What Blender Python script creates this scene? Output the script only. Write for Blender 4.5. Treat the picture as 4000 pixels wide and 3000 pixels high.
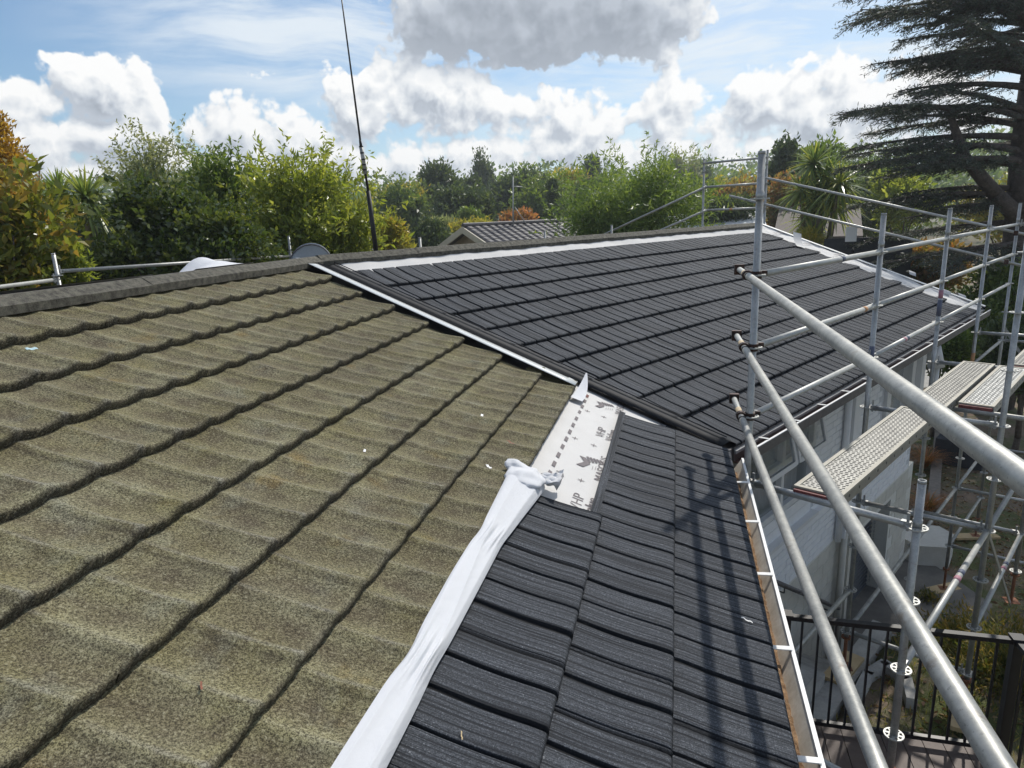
import bpy, math, random
import numpy as np
from mathutils import Matrix, Vector
for o in list(bpy.data.objects): bpy.data.objects.remove(o)
SC = bpy.context.scene
COL = SC.collection
rad = math.radians
# ------------------------------------------------------------------ camera
F = 2638.2; CX, CY = 2000., 1500.; CZ = 6.25            # photo is 4000 x 3000; eye 6.25 m above the drive
R = np.array([[0.9719751193775932, 0.017993532368159607, -0.2343941127755336],
              [0.2317415295409688, -0.2408694847482568, 0.9424848830634482],
              [-0.0394997569223643, -0.9703907069371724, -0.23828899490544847]])
cam = bpy.data.cameras.new('camera'); cam.sensor_width = 36; cam.lens = F / 4000 * 36
cam.clip_start = .05; cam.clip_end = 3000
co = bpy.data.objects.new('camera', cam); COL.objects.link(co)
M = Matrix.Identity(4)
for i in range(3):
    M[i][0] = R[i][0]; M[i][1] = -R[i][1]; M[i][2] = -R[i][2]
M[2][3] = CZ
co.matrix_world = M; SC.camera = co
SC.render.resolution_x = 1024; SC.render.resolution_y = 768
def ray(px, py): return R @ np.array([px - CX, py - CY, F])
# ------------------------------------------------------------------ light and sky
SUN = np.array([.285, .83, 1.0]); SUN /= np.linalg.norm(SUN)
sl = bpy.data.lights.new('sun', 'SUN'); sl.energy = 3.05; sl.angle = rad(.9); sl.color = (1, .95, .87)
so = bpy.data.objects.new('sun', sl); COL.objects.link(so)
so.rotation_euler = Vector(-SUN).to_track_quat('-Z', 'Y').to_euler(); so.location = (6, 12, 30)
SC.view_settings.view_transform = 'Standard'; SC.view_settings.look = 'None'
SC.view_settings.exposure = 0.22; SC.view_settings.gamma = 1
SC.cycles.use_denoising = True; SC.cycles.use_adaptive_sampling = True; SC.cycles.adaptive_threshold = .02; SC.cycles.max_bounces = 6; SC.cycles.diffuse_bounces = 3; SC.cycles.glossy_bounces = 3; SC.cycles.transmission_bounces = 4; SC.cycles.caustics_reflective = False; SC.cycles.caustics_refractive = False

class NT:
    """tiny node-tree helper"""
    def __init__(s, tree): s.t = tree; s.n = tree.nodes; s.l = tree.links
    def new(s, typ, **kw):
        nd = s.n.new(typ)
        for k, v in kw.items(): setattr(nd, k, v)
        return nd
    def put(s, sock, v):
        if isinstance(v, bpy.types.NodeSocket): s.l.new(v, sock)
        elif v is not None: sock.default_value = v
    def math(s, op, a, b=None, c=None, clamp=False):
        nd = s.new('ShaderNodeMath', operation=op, use_clamp=clamp)
        for i, v in enumerate((a, b, c)):
            if v is not None: s.put(nd.inputs[i], v)
        return nd.outputs[0]
    def vm(s, op, a, b=None, sc=None):
        nd = s.new('ShaderNodeVectorMath', operation=op)
        s.put(nd.inputs[0], a)
        if b is not None: s.put(nd.inputs[1], b)
        if sc is not None: s.put(nd.inputs['Scale'], sc)
        return nd.outputs['Value'] if op in ('LENGTH', 'DOT_PRODUCT', 'DISTANCE') else nd.outputs[0]
    def noise(s, vec, scale, detail=4, rough=.55, dist=0, col=False):
        nd = s.new('ShaderNodeTexNoise')
        if vec is not None: s.put(nd.inputs['Vector'], vec)
        s.put(nd.inputs['Scale'], scale); nd.inputs['Detail'].default_value = detail
        nd.inputs['Roughness'].default_value = rough; nd.inputs['Distortion'].default_value = dist
        return nd.outputs['Color' if col else 'Fac']
    def vor(s, vec, scale, feature='F1', out='Distance', rnd=1):
        nd = s.new('ShaderNodeTexVoronoi', feature=feature); s.put(nd.inputs['Vector'], vec)
        s.put(nd.inputs['Scale'], scale); nd.inputs['Randomness'].default_value = rnd
        return nd.outputs[out]
    def mr(s, v, a, b, c=0, d=1, smooth=False):
        nd = s.new('ShaderNodeMapRange', interpolation_type='SMOOTHSTEP' if smooth else 'LINEAR'); s.put(nd.inputs[0], v)
        for i, x in enumerate((a, b, c, d)): s.put(nd.inputs[i + 1], x)
        return nd.outputs[0]
    def mix(s, f, a, b, mode='MIX'):
        nd = s.new('ShaderNodeMix', data_type='RGBA', blend_type=mode)
        s.put(nd.inputs[0], f); s.put(nd.inputs[6], a if not isinstance(a, tuple) else (*a, 1)[:4]); s.put(nd.inputs[7], b if not isinstance(b, tuple) else (*b, 1)[:4])
        return nd.outputs[2]
    def ramp(s, v, *stops):
        nd = s.new('ShaderNodeValToRGB'); s.put(nd.inputs[0], v); e = nd.color_ramp.elements
        while len(e) < len(stops): e.new(.5)
        for el, (p, c) in zip(e, stops): el.position = p; el.color = (*c, 1)
        return nd.outputs[0]
    def pos(s): return s.new('ShaderNodeNewGeometry').outputs['Position']
    def attr(s, name): return s.new('ShaderNodeAttribute', attribute_name=name).outputs['Fac']
    def bump(s, h, strength=.5, dist=.01, normal=None):
        nd = s.new('ShaderNodeBump'); s.put(nd.inputs['Height'], h)
        nd.inputs['Strength'].default_value = strength; nd.inputs['Distance'].default_value = dist
        if normal is not None: s.put(nd.inputs['Normal'], normal)
        return nd.outputs[0]

CLD = 8.9; SKYT = (.80, .93, 1.0)
W = bpy.data.worlds.new('World'); SC.world = W; W.use_nodes = True
w = NT(W.node_tree); w.n.clear()
def azel(px, py):
    r = ray(px, py); return math.atan2(r[0], r[1]), math.atan2(r[2], math.hypot(r[0], r[1]))
sky = w.new('ShaderNodeTexSky', sky_type='NISHITA', sun_disc=False)
sky.sun_elevation = math.asin(SUN[2]); sky.sun_rotation = math.atan2(SUN[0], SUN[1])
sky.altitude = 50; sky.air_density = 1.0; sky.dust_density = .6; sky.ozone_density = 1.6
gen = w.new('ShaderNodeTexCoord').outputs['Generated']
dirv = w.vm('NORMALIZE', gen)
sep = w.new('ShaderNodeSeparateXYZ'); w.put(sep.inputs[0], dirv)
az = w.math('ARCTAN2', sep.outputs[0], sep.outputs[1]); el = w.math('ARCSINE', sep.outputs[2])
cmb = w.new('ShaderNodeCombineXYZ'); w.put(cmb.inputs[0], az); w.put(cmb.inputs[1], el); AE = cmb.outputs[0]
# cumulus masses seen in the picture: centre (photo px), half-width, half-height (px), weight
CUM = [(90, 410, 190, 120, .95), (430, 370, 230, 130, 1.05), (590, 410, 110, 100, .95), (300, 540, 460, 100, 1.0),
       (880, 500, 240, 120, 1.0), (1130, 500, 170, 90, .9), (1400, 420, 190, 160, 1.0), (1700, 420, 260, 170, 1.1),
       (2010, 450, 170, 110, 1.0), (1850, 600, 520, 110, 1.0), (2330, 520, 260, 100, .95), (2620, 430, 240, 130, 1.05), (2930, 420, 210, 140, 1.05),
       (3230, 400, 210, 190, 1.05), (3500, 420, 300, 200, .9), (2500, 640, 900, 120, 1.0), (700, 680, 900, 130, 1.0), (1250, 640, 400, 110, .95), (1500, 760, 1800, 90, .95), (3200, 700, 900, 120, .95), (3800, 560, 400, 200, .8),
       (1040, 285, 70, 22, .55), (-500, 420, 450, 220, 1.0), (4600, 420, 500, 260, 1.0), (1900, 40, 420, 170, 1.45), (2300, 60, 420, 170, 1.45), (2640, 20, 190, 130, 1.2), (2100, 150, 480, 90, 1.15), (2000, 640, 2900, 170, .98), (1000, 560, 500, 110, .95), (2150, 470, 300, 120, 1.0), (2780, 480, 400, 130, 1.0)]
PXR = 1 / 2700.
def n2(vec, scale, detail, rough=.55, dist=0, col=False):
    o = w.noise(vec, scale, detail, rough, dist, col); o.node.noise_dimensions = '2D'; return o
def blob(ae, x, y, hw, hh, i0, i1, v0=1, v1=0, smooth=False):
    a, e = azel(x, y); k = (1 / (hw * PXR), 1 / (hh * PXR), 0)
    nd = w.new('ShaderNodeVectorMath', operation='MULTIPLY_ADD'); w.put(nd.inputs[0], ae); nd.inputs[1].default_value = k; nd.inputs[2].default_value = (-a * k[0], -e * k[1], 0)
    return w.mr(w.vm('LENGTH', nd.outputs[0]), i0, i1, v0, v1, smooth)
def density(ae, det):
    tot = None
    for (x, y, hw, hh, wt) in CUM:
        v = blob(ae, x, y, hw, hh, .35, 1.45, wt, 0); tot = v if tot is None else w.math('MAXIMUM', tot, v)
    big = n2(ae, 13, det, .56, .15)
    pw = w.vm('ADD', ae, w.vm('SCALE', n2(ae, 40, 2, .5, 0, True), None, .022)); pv = w.vor(pw, 26); pv.node.voronoi_dimensions = '2D'; pv2 = w.vor(pw, 64); pv2.node.voronoi_dimensions = '2D'; pv = w.math('MULTIPLY_ADD', pv2, .45, w.math('MULTIPLY', pv, .75))
    ext = w.math('MULTIPLY', w.mr(n2(ae, 2.2, 2), .34, .6, .1, 1.05), w.mr(el, .02, .5, 1, .6))             # clouds go on all round
    off = w.math('GREATER_THAN', w.math('ABSOLUTE', w.math('ADD', az, .24)), .85)
    base = w.math('MAXIMUM', tot, w.math('MULTIPLY', ext, off))
    n = w.math('MULTIPLY_ADD', w.math('SUBTRACT', big, .5), 1.7, w.math('MULTIPLY', w.math('SUBTRACT', .5, pv), .55))
    return w.math('ADD', w.math('SUBTRACT', base, .52), n)
d0 = density(AE, 7)
d1 = density(w.vm('ADD', AE, (.008, .017, 0)), 5)
cover = w.mr(d0, -.03, w.mr(el, .04, .20, .40, .13), 0, 1, True)
lit = w.mr(w.math('SUBTRACT', d0, d1), -.30, .42, 0, 1)
thick = w.mr(d0, .15, 1.0, 0, 1, True)
shade = w.math('ADD', w.math('MULTIPLY', lit, .85), w.math('MULTIPLY', w.math('SUBTRACT', 1, thick), .28), clamp=True)
drk = blob(AE, 2080, 110, 680, 200, .5, 1.2, 1, 0, True)
shade = w.math('MULTIPLY', shade, w.math('SUBTRACT', 1, w.math('MULTIPLY', drk, .72)))       # thick cloud overhead seen from below
ccol = w.vm('SCALE', w.ramp(shade, (0, (.33, .37, .43)), (.28, (.52, .57, .64)), (.6, (.80, .83, .86)), (.88, (1, 1, .99))), None, CLD)
mp = w.new('ShaderNodeMapping'); w.put(mp.inputs[0], w.vm('ADD', AE, w.vm('SCALE', n2(AE, 2.2, 2, .5, 0, True), None, .10))); mp.inputs['Rotation'].default_value = (0, 0, .42); mp.inputs['Scale'].default_value = (2.2, 15, 1)
streak = n2(mp.outputs[0], 1.6, 6, .62, .15)
vmask = w.math('MAXIMUM', blob(AE, 1300, 120, 900, 330, .3, 1.2, 1, 0, True), blob(AE, 3100, 220, 1500, 420, .3, 1.2, 1, 0, True))
veil = w.math('MULTIPLY', vmask, w.mr(streak, .3, .68, .1, .9, True))
glow = w.mr(w.vm('DOT_PRODUCT', dirv, tuple(SUN)), .55, .98, 0, 1, True)
veil = w.math('MAXIMUM', veil, w.math('MULTIPLY', glow, .6))
hz = w.mr(el, -.02, .17, .45, 0)
skyc = w.mix(hz, w.vm('MULTIPLY', sky.outputs[0], SKYT), (5.6, 6.6, 7.6, 1))
skyc = w.mix(veil, skyc, (7.2, 7.8, 8.3, 1))
skyc = w.mix(cover, skyc, ccol)
W.cycles.sampling_method = 'MANUAL'; W.cycles.sample_map_resolution = 256
bg = w.new('ShaderNodeBackground'); w.put(bg.inputs[0], skyc); bg.inputs[1].default_value = .1
wo = w.new('ShaderNodeOutputWorld'); w.l.new(bg.outputs[0], wo.inputs[0])

# ------------------------------------------------------------------ materials
MAT = {}
def mat(name, col=(.5, .5, .5), rough=.6, metal=0, spec=.5):
    m = bpy.data.materials.new(name); m.use_nodes = True; MAT[name] = m
    t = NT(m.node_tree); b = t.n['Principled BSDF']
    b.inputs['Base Color'].default_value = (*col, 1); b.inputs['Roughness'].default_value = rough
    b.inputs['Metallic'].default_value = metal; b.inputs['Specular IOR Level'].default_value = spec
    t.b = b; t.o = t.n['Material Output']
    return t
def mottled(name, c1, c2, scale=6, rough=.7, metal=0, fine=60, bump=.2, bdist=.004, spec=.5, lo=.35, hi=.65):
    t = mat(name, c1, rough, metal, spec); P = t.pos()
    f = t.mr(t.math('ADD', t.math('MULTIPLY', t.noise(P, scale, 6, .6), .7), t.math('MULTIPLY', t.noise(P, fine, 3), .3)), lo, hi)
    t.put(t.b.inputs['Base Color'], t.mix(f, c1, c2))
    if bump: t.put(t.b.inputs['Normal'], t.bump(t.noise(P, fine, 4, .6), bump, bdist))
    return t
# old stone-chip tiles: olive granules, dark moss, pale wear on crests; wave shade painted in
t = mat('old_tile', rough=.92, spec=.25); P = t.pos()
g1 = t.noise(P, 260, 2, .7); g2 = t.noise(P, 120, 3, .7); pt = t.noise(P, 3.2, 5, .6); pt2 = t.noise(t.vm('ADD', P, (7, 3, 1)), 9, 4, .6)
c = t.mix(t.mr(pt, .34, .64), (.26, .235, .11), (.33, .31, .19))
c = t.mix(t.mr(pt2, .46, .68, 0, .6), c, (.085, .062, .045)); c = t.mix(t.mr(t.noise(t.vm('ADD', P, (5, 5, 5)), 1.3, 4, .65), .42, .62, 0, .45), c, (.125, .105, .07)); c = t.mix(t.mr(t.noise(t.vm('MULTIPLY', P, (5, 30, 5)), 1, 4, .6), .52, .7, 0, .28), c, (.09, .07, .05))
c = t.mix(t.mr(t.noise(t.vm('ADD', P, (2, 9, 4)), 4, 3), .64, .74, 0, .55), c, (.30, .20, .055))
c = t.mix(t.mr(t.noise(t.vm('ADD', P, (12, 1, 4)), 5, 4), .58, .72, 0, .4), c, (.30, .32, .26))
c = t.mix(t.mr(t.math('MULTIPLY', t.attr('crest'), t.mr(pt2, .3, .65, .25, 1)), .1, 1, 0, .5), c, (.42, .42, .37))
c = t.mix(t.math('MULTIPLY', t.mr(t.attr('pan'), .25, .95, 0, .62), t.mr(pt, .3, .6, .35, 1)), c, (.105, .08, .052))  # pan dirt that also paints in the broad shading of the wave
c = t.mix(t.mr(t.attr('crest_shade'), .1, 1, 0, .5), c, (.06, .048, .034))  # painted shade along one flank of each crest
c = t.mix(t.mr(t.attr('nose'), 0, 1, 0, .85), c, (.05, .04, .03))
c = t.mix(t.mr(t.math('ADD', t.math('MULTIPLY', g1, .5), t.math('MULTIPLY', g2, .5)), .42, .55, .0, 1), t.mix(.86, c, (.022, .018, .012)), t.mix(t.mr(g2, .56, .68, 0, .45), c, (.44, .42, .30)))
t.put(t.b.inputs['Base Color'], c)
t.put(t.b.inputs['Normal'], t.bump(t.math('ADD', t.math('MULTIPLY', g1, .5), g2), .8, .005, t.bump(t.noise(P, 22, 3), .12, .01)))
# new charcoal stone-chip shake tiles
t = mat('new_tile', rough=.8, spec=.3); P = t.pos(); ob = t.new('ShaderNodeTexCoord').outputs['Object']
gr = t.noise(P, 230, 3, .75); gb = t.noise(P, 120, 3, .6)
ofs = t.vm('ADD', ob, t.vm('SCALE', (7.3, 3.1, 0), None, t.new('ShaderNodeObjectInfo').outputs['Random']))
rib = t.noise(t.vm('MULTIPLY', ofs, (125, 1.2, 1)), 1, 3, .65, .2); rib2 = t.noise(t.vm('MULTIPLY', ofs, (56, .8, 1)), 1, 2, .5, .25)
c = t.mix(t.mr(gr, .34, .66), (.032, .037, .045), (.150, .164, .190))
c = t.mix(t.mr(gr, .64, .70), c, (.40, .42, .45))
c = t.mix(t.mr(t.noise(P, 140, 2, .6), .40, .60, .55, 0), c, (.02, .022, .027)); c = t.mix(t.mr(t.noise(t.vm('ADD', P, (3, 1, 2)), 105, 2, .6), .68, .72, 0, .55), c, (.40, .42, .45))
c = t.mix(t.mr(rib, .38, .56, .85, 0), c, (.014, .016, .020))
c = t.mix(t.mr(rib2, .40, .52, .72, 0), c, (.014, .016, .020))
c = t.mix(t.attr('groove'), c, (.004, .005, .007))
t.put(t.b.inputs['Base Color'], c)
t.put(t.b.inputs['Normal'], t.bump(t.math('ADD', gr, t.math('MULTIPLY', gb, .6)), .6, .0035, t.bump(t.math('ADD', rib, rib2), .9, .007)))
mottled('ridge_cap', (.028, .025, .02), (.17, .16, .125), 26, .9, 0, 150, .9, .008)
mottled('roof_board', (.05, .045, .04), (.09, .08, .07), 5)
t = mottled('paper', (.57, .56, .545), (.64, .63, .615), 3, .75, 0, 260, .25, .002)
t = mat('cloth', (.78, .79, .82), .8); P = t.pos()
t.put(t.b.inputs['Base Color'], t.mix(t.mr(t.noise(P, 26, 6, .7), .68, .76, 0, .45), t.mix(t.noise(P, 3, 3), (.60, .61, .64), (.68, .69, .71)), (.3, .29, .28)))
t.put(t.b.inputs['Normal'], t.bump(t.noise(P, 420, 2), .25, .0015, t.bump(t.noise(t.vm('MULTIPLY', P, (1.6, .7, 1.6)), 16, 3, .5, .8), .28, .010)))
mat('print', (.17, .15, .155), .8); mat('print_red', (.16, .06, .055), .8)
t = mottled('galv', (.30, .31, .305), (.47, .475, .465), 9, .42, .55, 70, .18, .0015)
P = t.pos(); t.put(t.b.inputs['Roughness'], t.mr(t.noise(P, 30, 4), .3, .7, .32, .58))
t = mottled('galv_old', (.26, .265, .255), (.47, .465, .43), 7, .5, .45, 55, .22, .0015)
for nm in ('galv', 'galv_old'):
    m_ = MAT[nm]; t = NT(m_.node_tree); b_ = t.n['Principled BSDF']; lk = [l for l in m_.node_tree.links if l.to_socket == b_.inputs['Base Color']][0].from_socket; P = t.pos()
    c = t.mix(t.mr(t.noise(P, 38, 5, .65), .6, .68, 0, .55), lk, (.55, .54, .5)); c = t.mix(t.mr(t.noise(t.vm('ADD', P, (4, 4, 4)), 11, 6, .7), .6, .7, 0, .6), c, (.2, .15, .11)); c = t.mix(t.mr(t.noise(t.vm('ADD', P, (9, 4, 1)), 120, 3, .7), .6, .66, 0, .5), c, (.14, .14, .14)); t.put(b_.inputs['Base Color'], c)
mottled('galv_pale', (.36, .37, .355), (.5, .5, .475), 9, .5, .35, 60, .15, .0015)
mottled('rust', (.16, .06, .03), (.27, .12, .06), 20, .8, .2)
mottled('plank_steel', (.235, .23, .215), (.33, .325, .30), 8, .45, .5, 60, .15, .0015)
mottled('plank_edge', (.33, .31, .25), (.42, .40, .34), 8, .6, .1)
mat('slot', (.06, .06, .057), .9); mottled('plank_red', (.13, .03, .03), (.2, .05, .045), 12, .6)
mat('tape_pink', (.42, .2, .25), .6); mat('tape_orange', (.5, .26, .12), .6); mat('tape_blue', (.10, .115, .17), .6); mat('tape_tan', (.5, .4, .26), .6)
mottled('coupler', (.018, .016, .015), (.09, .05, .04), 30, .5, .7)
mottled('gutter_metal', (.09, .085, .085), (.16, .15, .15), 10, .5, .3)
mottled('gutter_inner', (.42, .37, .30), (.58, .54, .47), 14, .8); mottled('white_metal', (.68, .68, .66), (.8, .8, .78), 6, .45)
mottled('gutter_dirt', (.10, .05, .022), (.42, .27, .15), 28, .95, 0, 120, .9, .01)
mottled('gutter_grey', (.24, .24, .235), (.33, .33, .32), 10, .5); mottled('gutter_brown', (.06, .022, .016), (.11, .045, .035), 20, .5)
mat('black_flash', (.012, .013, .016), .7, 0, .3); mottled('valley_cream', (.60, .63, .63), (.72, .74, .74), 4, .35)
t = mottled('white_brick', (.80, .81, .83), (.87, .88, .89), 9, .7, 0, 80, .5, .004)
mottled('mortar_white', (.55, .57, .6), (.63, .65, .68), 12, .8)
mottled('beige_block', (.55, .53, .47), (.64, .62, .55), 7, .8, 0, 70, .4, .004); mottled('mortar_beige', (.68, .67, .61), (.74, .73, .68), 9, .8)
mat('frame_white', (.72, .73, .74), .4); mat('soffit', (.5, .5, .5), .7)
t = mat('glass', (.3, .34, .36), .05, 0, .9); t.b.inputs['Alpha'].default_value = .3
mottled('curtain', (.62, .63, .64), (.8, .8, .8), 4, .8)
mottled('door_metal', (.09, .1, .115), (.15, .16, .175), 8, .45, .4)
mottled('concrete', (.28, .275, .26), (.46, .45, .42), 4, .9, 0, 45, .5, .006); mottled('concrete_pale', (.5, .48, .43), (.6, .585, .54), 6, .85)
mottled('asphalt', (.10, .095, .088), (.19, .178, .16), 3, .9, 0, 90, .6, .006)
t = mottled('deck_wood', (.075, .052, .043), (.14, .105, .088), 3, .6, 0, 30, .2, .003)
mottled('pine_board', (.42, .3, .15), (.54, .42, .25), 5, .8); mottled('grey_timber', (.15, .13, .11), (.24, .21, .18), 9, .9)
mat('black_coat', (.012, .012, .014), .35); mat('black_rubber', (.01, .01, .012), .55)
mottled('dish_grey', (.28, .31, .34), (.34, .37, .4), 6, .5)
mottled('bark', (.07, .055, .042), (.15, .12, .095), 14, .95, 0, 40, .9, .02); mottled('bark_pale', (.2, .17, .13), (.32, .28, .22), 12, .9, 0, 40, .6, .02)
mottled('cedar_bark', (.05, .04, .035), (.12, .1, .085), 9, .95, 0, 30, .9, .03)
mottled('roof_tile_far', (.045, .042, .05), (.085, .078, .085), 6, .6); mottled('roof_brown', (.10, .08, .068), (.145, .118, .1), 5, .8)
mottled('cream_paint', (.5, .46, .36), (.58, .54, .44), 5, .7); mottled('roof_white', (.62, .64, .66), (.7, .72, .73), 5, .5); mottled('wall_dark', (.022, .025, .032), (.04, .042, .05), 5, .7)
mottled('wall_tan', (.28, .24, .19), (.36, .31, .25), 5, .8)
t = mat('ground', rough=.95); P = t.pos()
gz = t.math('ADD', t.math('MULTIPLY', t.noise(P, .55, 5, .6), .75), t.math('MULTIPLY', t.noise(P, 6, 4), .25))
soil = t.mix(t.noise(P, 30, 4, .7), (.11, .08, .058), (.30, .225, .16)); grs = t.mix(t.noise(P, 14, 4), (.045, .07, .018), (.13, .14, .045))
t.put(t.b.inputs['Base Color'], t.mix(t.mr(gz, .44, .56), soil, grs)); t.put(t.b.inputs['Normal'], t.bump(t.noise(P, 40, 4, .7), .9, .03))
def leaf_mat(name, c0, c1, c2, rough=.42, trans=.35, tcol=None, spec=.5):
    t = mat(name, c0, rough, 0, spec); a = t.attr('tint')
    c = t.ramp(a, (0, c0), (.5, c1), (1, c2)); t.put(t.b.inputs['Base Color'], c)
    tr = t.new('ShaderNodeBsdfTranslucent')
    t.put(tr.inputs[0], t.mix(1, c, tcol or (1.7, 1.6, .9), 'MULTIPLY'))
    mx = t.new('ShaderNodeMixShader'); mx.inputs[0].default_value = trans
    t.l.new(t.b.outputs[0], mx.inputs[1]); t.l.new(tr.outputs[0], mx.inputs[2]); t.l.new(mx.outputs[0], t.o.inputs[0])
leaf_mat('leaf_camellia', (.034, .06, .016), (.07, .11, .026), (.17, .2, .045), .2, .34, None, .8)
leaf_mat('leaf_light', (.10, .16, .025), (.23, .29, .05), (.40, .42, .10), .32, .5)
leaf_mat('leaf_peach', (0.065, 0.1235, 0.0286), (0.143, 0.221, 0.052), (0.26, 0.325, 0.0845), .42, .42)
leaf_mat('leaf_mid', (0.065, 0.117, 0.0286), (0.1235, 0.195, 0.0455), (0.221, 0.273, 0.0715), .42, .42)
leaf_mat('leaf_dark', (0.039, 0.065, 0.0312), (0.0715, 0.1105, 0.0442), (0.13, 0.169, 0.065), .45, .35)
leaf_mat('leaf_grey', (0.156, 0.195, 0.0975), (0.247, 0.286, 0.1495), (0.351, 0.364, 0.195), .45, .42)
leaf_mat('leaf_gold', (.22, .13, .015), (.48, .31, .03), (.66, .43, .05), .5, .45, (1.4, 1.25, .8))
leaf_mat('leaf_magnolia', (.06, .095, .02), (.19, .22, .045), (.34, .22, .06), .28, .45)
leaf_mat('leaf_orange', (0.1, 0.11, 0.03), (0.36, 0.18, 0.07), (0.55, 0.23, 0.11), .5, .4)
leaf_mat('leaf_yellow', (0.156, 0.195, 0.039), (0.338, 0.325, 0.0585), (0.52, 0.377, 0.078), .42, .46)
leaf_mat('leaf_red', (0.104, 0.1235, 0.039), (0.221, 0.182, 0.0585), (0.39, 0.156, 0.065), .5, .42)
leaf_mat('needle_cedar', (0.035, 0.05, 0.042), (0.058, 0.08, 0.062), (0.09, 0.11, 0.08), .5, .25)
leaf_mat('needle_juniper', (0.045, 0.075, 0.02), (0.1, 0.125, 0.03), (0.32, 0.22, 0.06), .55, .35)
leaf_mat('leaf_palm', (0.104, 0.169, 0.0585), (0.208, 0.286, 0.0975), (0.416, 0.429, 0.117), .32, .38)
leaf_mat('grass_blade', (0.0585, 0.091, 0.0234), (0.143, 0.169, 0.0455), (0.39, 0.312, 0.117), .6, .4)

# ------------------------------------------------------------------ mesh helpers
def link_mesh(name, me, m, parent=None):
    o = bpy.data.objects.new(name, me); COL.objects.link(o)
    if m is not None and not me.materials: me.materials.append(MAT[m])
    if parent is not None: o.parent = parent
    return o
def np_mesh(name, V, Q, smooth=False, attrs=None, mats=None, midx=None):
    """V (n,3), Q list of faces or (m,k) int array"""
    me = bpy.data.meshes.new(name); V = np.asarray(V, np.float32)
    if isinstance(Q, np.ndarray) and Q.ndim == 2:
        m, k = Q.shape
        me.vertices.add(len(V)); me.vertices.foreach_set('co', V.ravel())
        me.loops.add(m * k); me.polygons.add(m)
        me.loops.foreach_set('vertex_index', Q.astype(np.int32).ravel())
        me.polygons.foreach_set('loop_start', np.arange(0, m * k, k, dtype=np.int32))
        me.update(calc_edges=True)
    else:
        me.from_pydata([tuple(map(float, v)) for v in V], [], [tuple(int(i) for i in f) for f in Q]); me.update()
    if smooth: me.polygons.foreach_set('use_smooth', np.ones(len(me.polygons), bool))
    if attrs:
        for k, a in attrs.items():
            at = me.attributes.new(k, 'FLOAT', 'POINT'); at.data.foreach_set('value', np.asarray(a, np.float32))
    return me
class MB:
    """collects simple solids into one mesh"""
    def __init__(s): s.v = []; s.f = []; s.m = []; s.cur = 0; s.mats = []
    def use(s, name):
        if name not in s.mats: s.mats.append(name)
        s.cur = s.mats.index(name); return s
    def add(s, V, Fc):
        b = len(s.v); s.v += [tuple(map(float, p)) for p in V]
        for f in Fc: s.f.append(tuple(b + i for i in f)); s.m.append(s.cur)
    def box(s, c, d, ax=None):
        c = np.array(c, float); d = np.array(d, float) / 2
        ax = np.eye(3) if ax is None else np.array(ax, float)
        V = [c + ax[0] * x * d[0] + ax[1] * y * d[1] + ax[2] * z * d[2] for x in (-1, 1) for y in (-1, 1) for z in (-1, 1)]
        s.add(V, [(0, 1, 3, 2), (4, 6, 7, 5), (0, 4, 5, 1), (2, 3, 7, 6), (0, 2, 6, 4), (1, 5, 7, 3)])
    def tube(s, a, b, r, r2=None, n=14, cap=True):
        a = np.array(a, float); b = np.array(b, float); d = b - a; d /= np.linalg.norm(d); r2 = r if r2 is None else r2
        x = np.cross(d, (0, 0, 1) if abs(d[2]) < .9 else (1, 0, 0)); x /= np.linalg.norm(x); y = np.cross(d, x)
        V = []
        for p, q in ((a, r), (b, r2)):
            V += [p + q * (math.cos(k * 2 * math.pi / n) * x + math.sin(k * 2 * math.pi / n) * y) for k in range(n)]
        Fc = [(k, (k + 1) % n, n + (k + 1) % n, n + k) for k in range(n)]
        if cap: Fc += [tuple(range(n - 1, -1, -1)), tuple(range(n, 2 * n))]
        s.add(V, Fc)
    def ring(s, c, axis, r0, r1, h, n=20):
        c = np.array(c, float); d = np.array(axis, float); d /= np.linalg.norm(d)
        x = np.cross(d, (0, 0, 1) if abs(d[2]) < .9 else (1, 0, 0)); x /= np.linalg.norm(x); y = np.cross(d, x)
        V = []
        for q, z in ((r0, -h / 2), (r1, -h / 2), (r1, h / 2), (r0, h / 2)):
            V += [c + d * z + q * (math.cos(k * 2 * math.pi / n) * x + math.sin(k * 2 * math.pi / n) * y) for k in range(n)]
        s.add(V, [(j * n + k, j * n + (k + 1) % n, ((j + 1) % 4) * n + (k + 1) % n, ((j + 1) % 4) * n + k) for j in range(4) for k in range(n)])
    def path(s, pts, radii, n=8):
        for i in range(len(pts) - 1): s.tube(pts[i], pts[i + 1], radii[i], radii[i + 1], n, True)
    def prism(s, poly, off):
        """poly: list of 3d points, extruded by off"""
        n = len(poly); off = np.array(off, float)
        V = [np.array(p, float) for p in poly] + [np.array(p, float) + off for p in poly]
        s.add(V, [tuple(range(n - 1, -1, -1)), tuple(range(n, 2 * n))] + [(i, (i + 1) % n, n + (i + 1) % n, n + i) for i in range(n)])
    def build(s, name, m=None, parent=None, smooth=False, loc=None):
        me = bpy.data.meshes.new(name); V = s.v
        if loc is not None: V = [(a - loc[0], b - loc[1], c - loc[2]) for a, b, c in V]
        me.from_pydata(V, [], s.f)
        for k in (s.mats or [m]): me.materials.append(MAT[k])
        if s.mats: me.polygons.foreach_set('material_index', np.array(s.m, np.int32))
        me.update()
        if smooth:
            me.polygons.foreach_set('use_smooth', np.array([len(p.vertices) == 4 for p in me.polygons], bool))
        o = bpy.data.objects.new(name, me); COL.objects.link(o)
        if loc is not None: o.location = loc
        if parent is not None: o.parent = parent
        return o
def tag(o, label=None, cat=None, group=None, kind=None):
    for k, v in (('label', label), ('category', cat), ('group', group), ('kind', kind)):
        if v: o[k] = v
    return o
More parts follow.
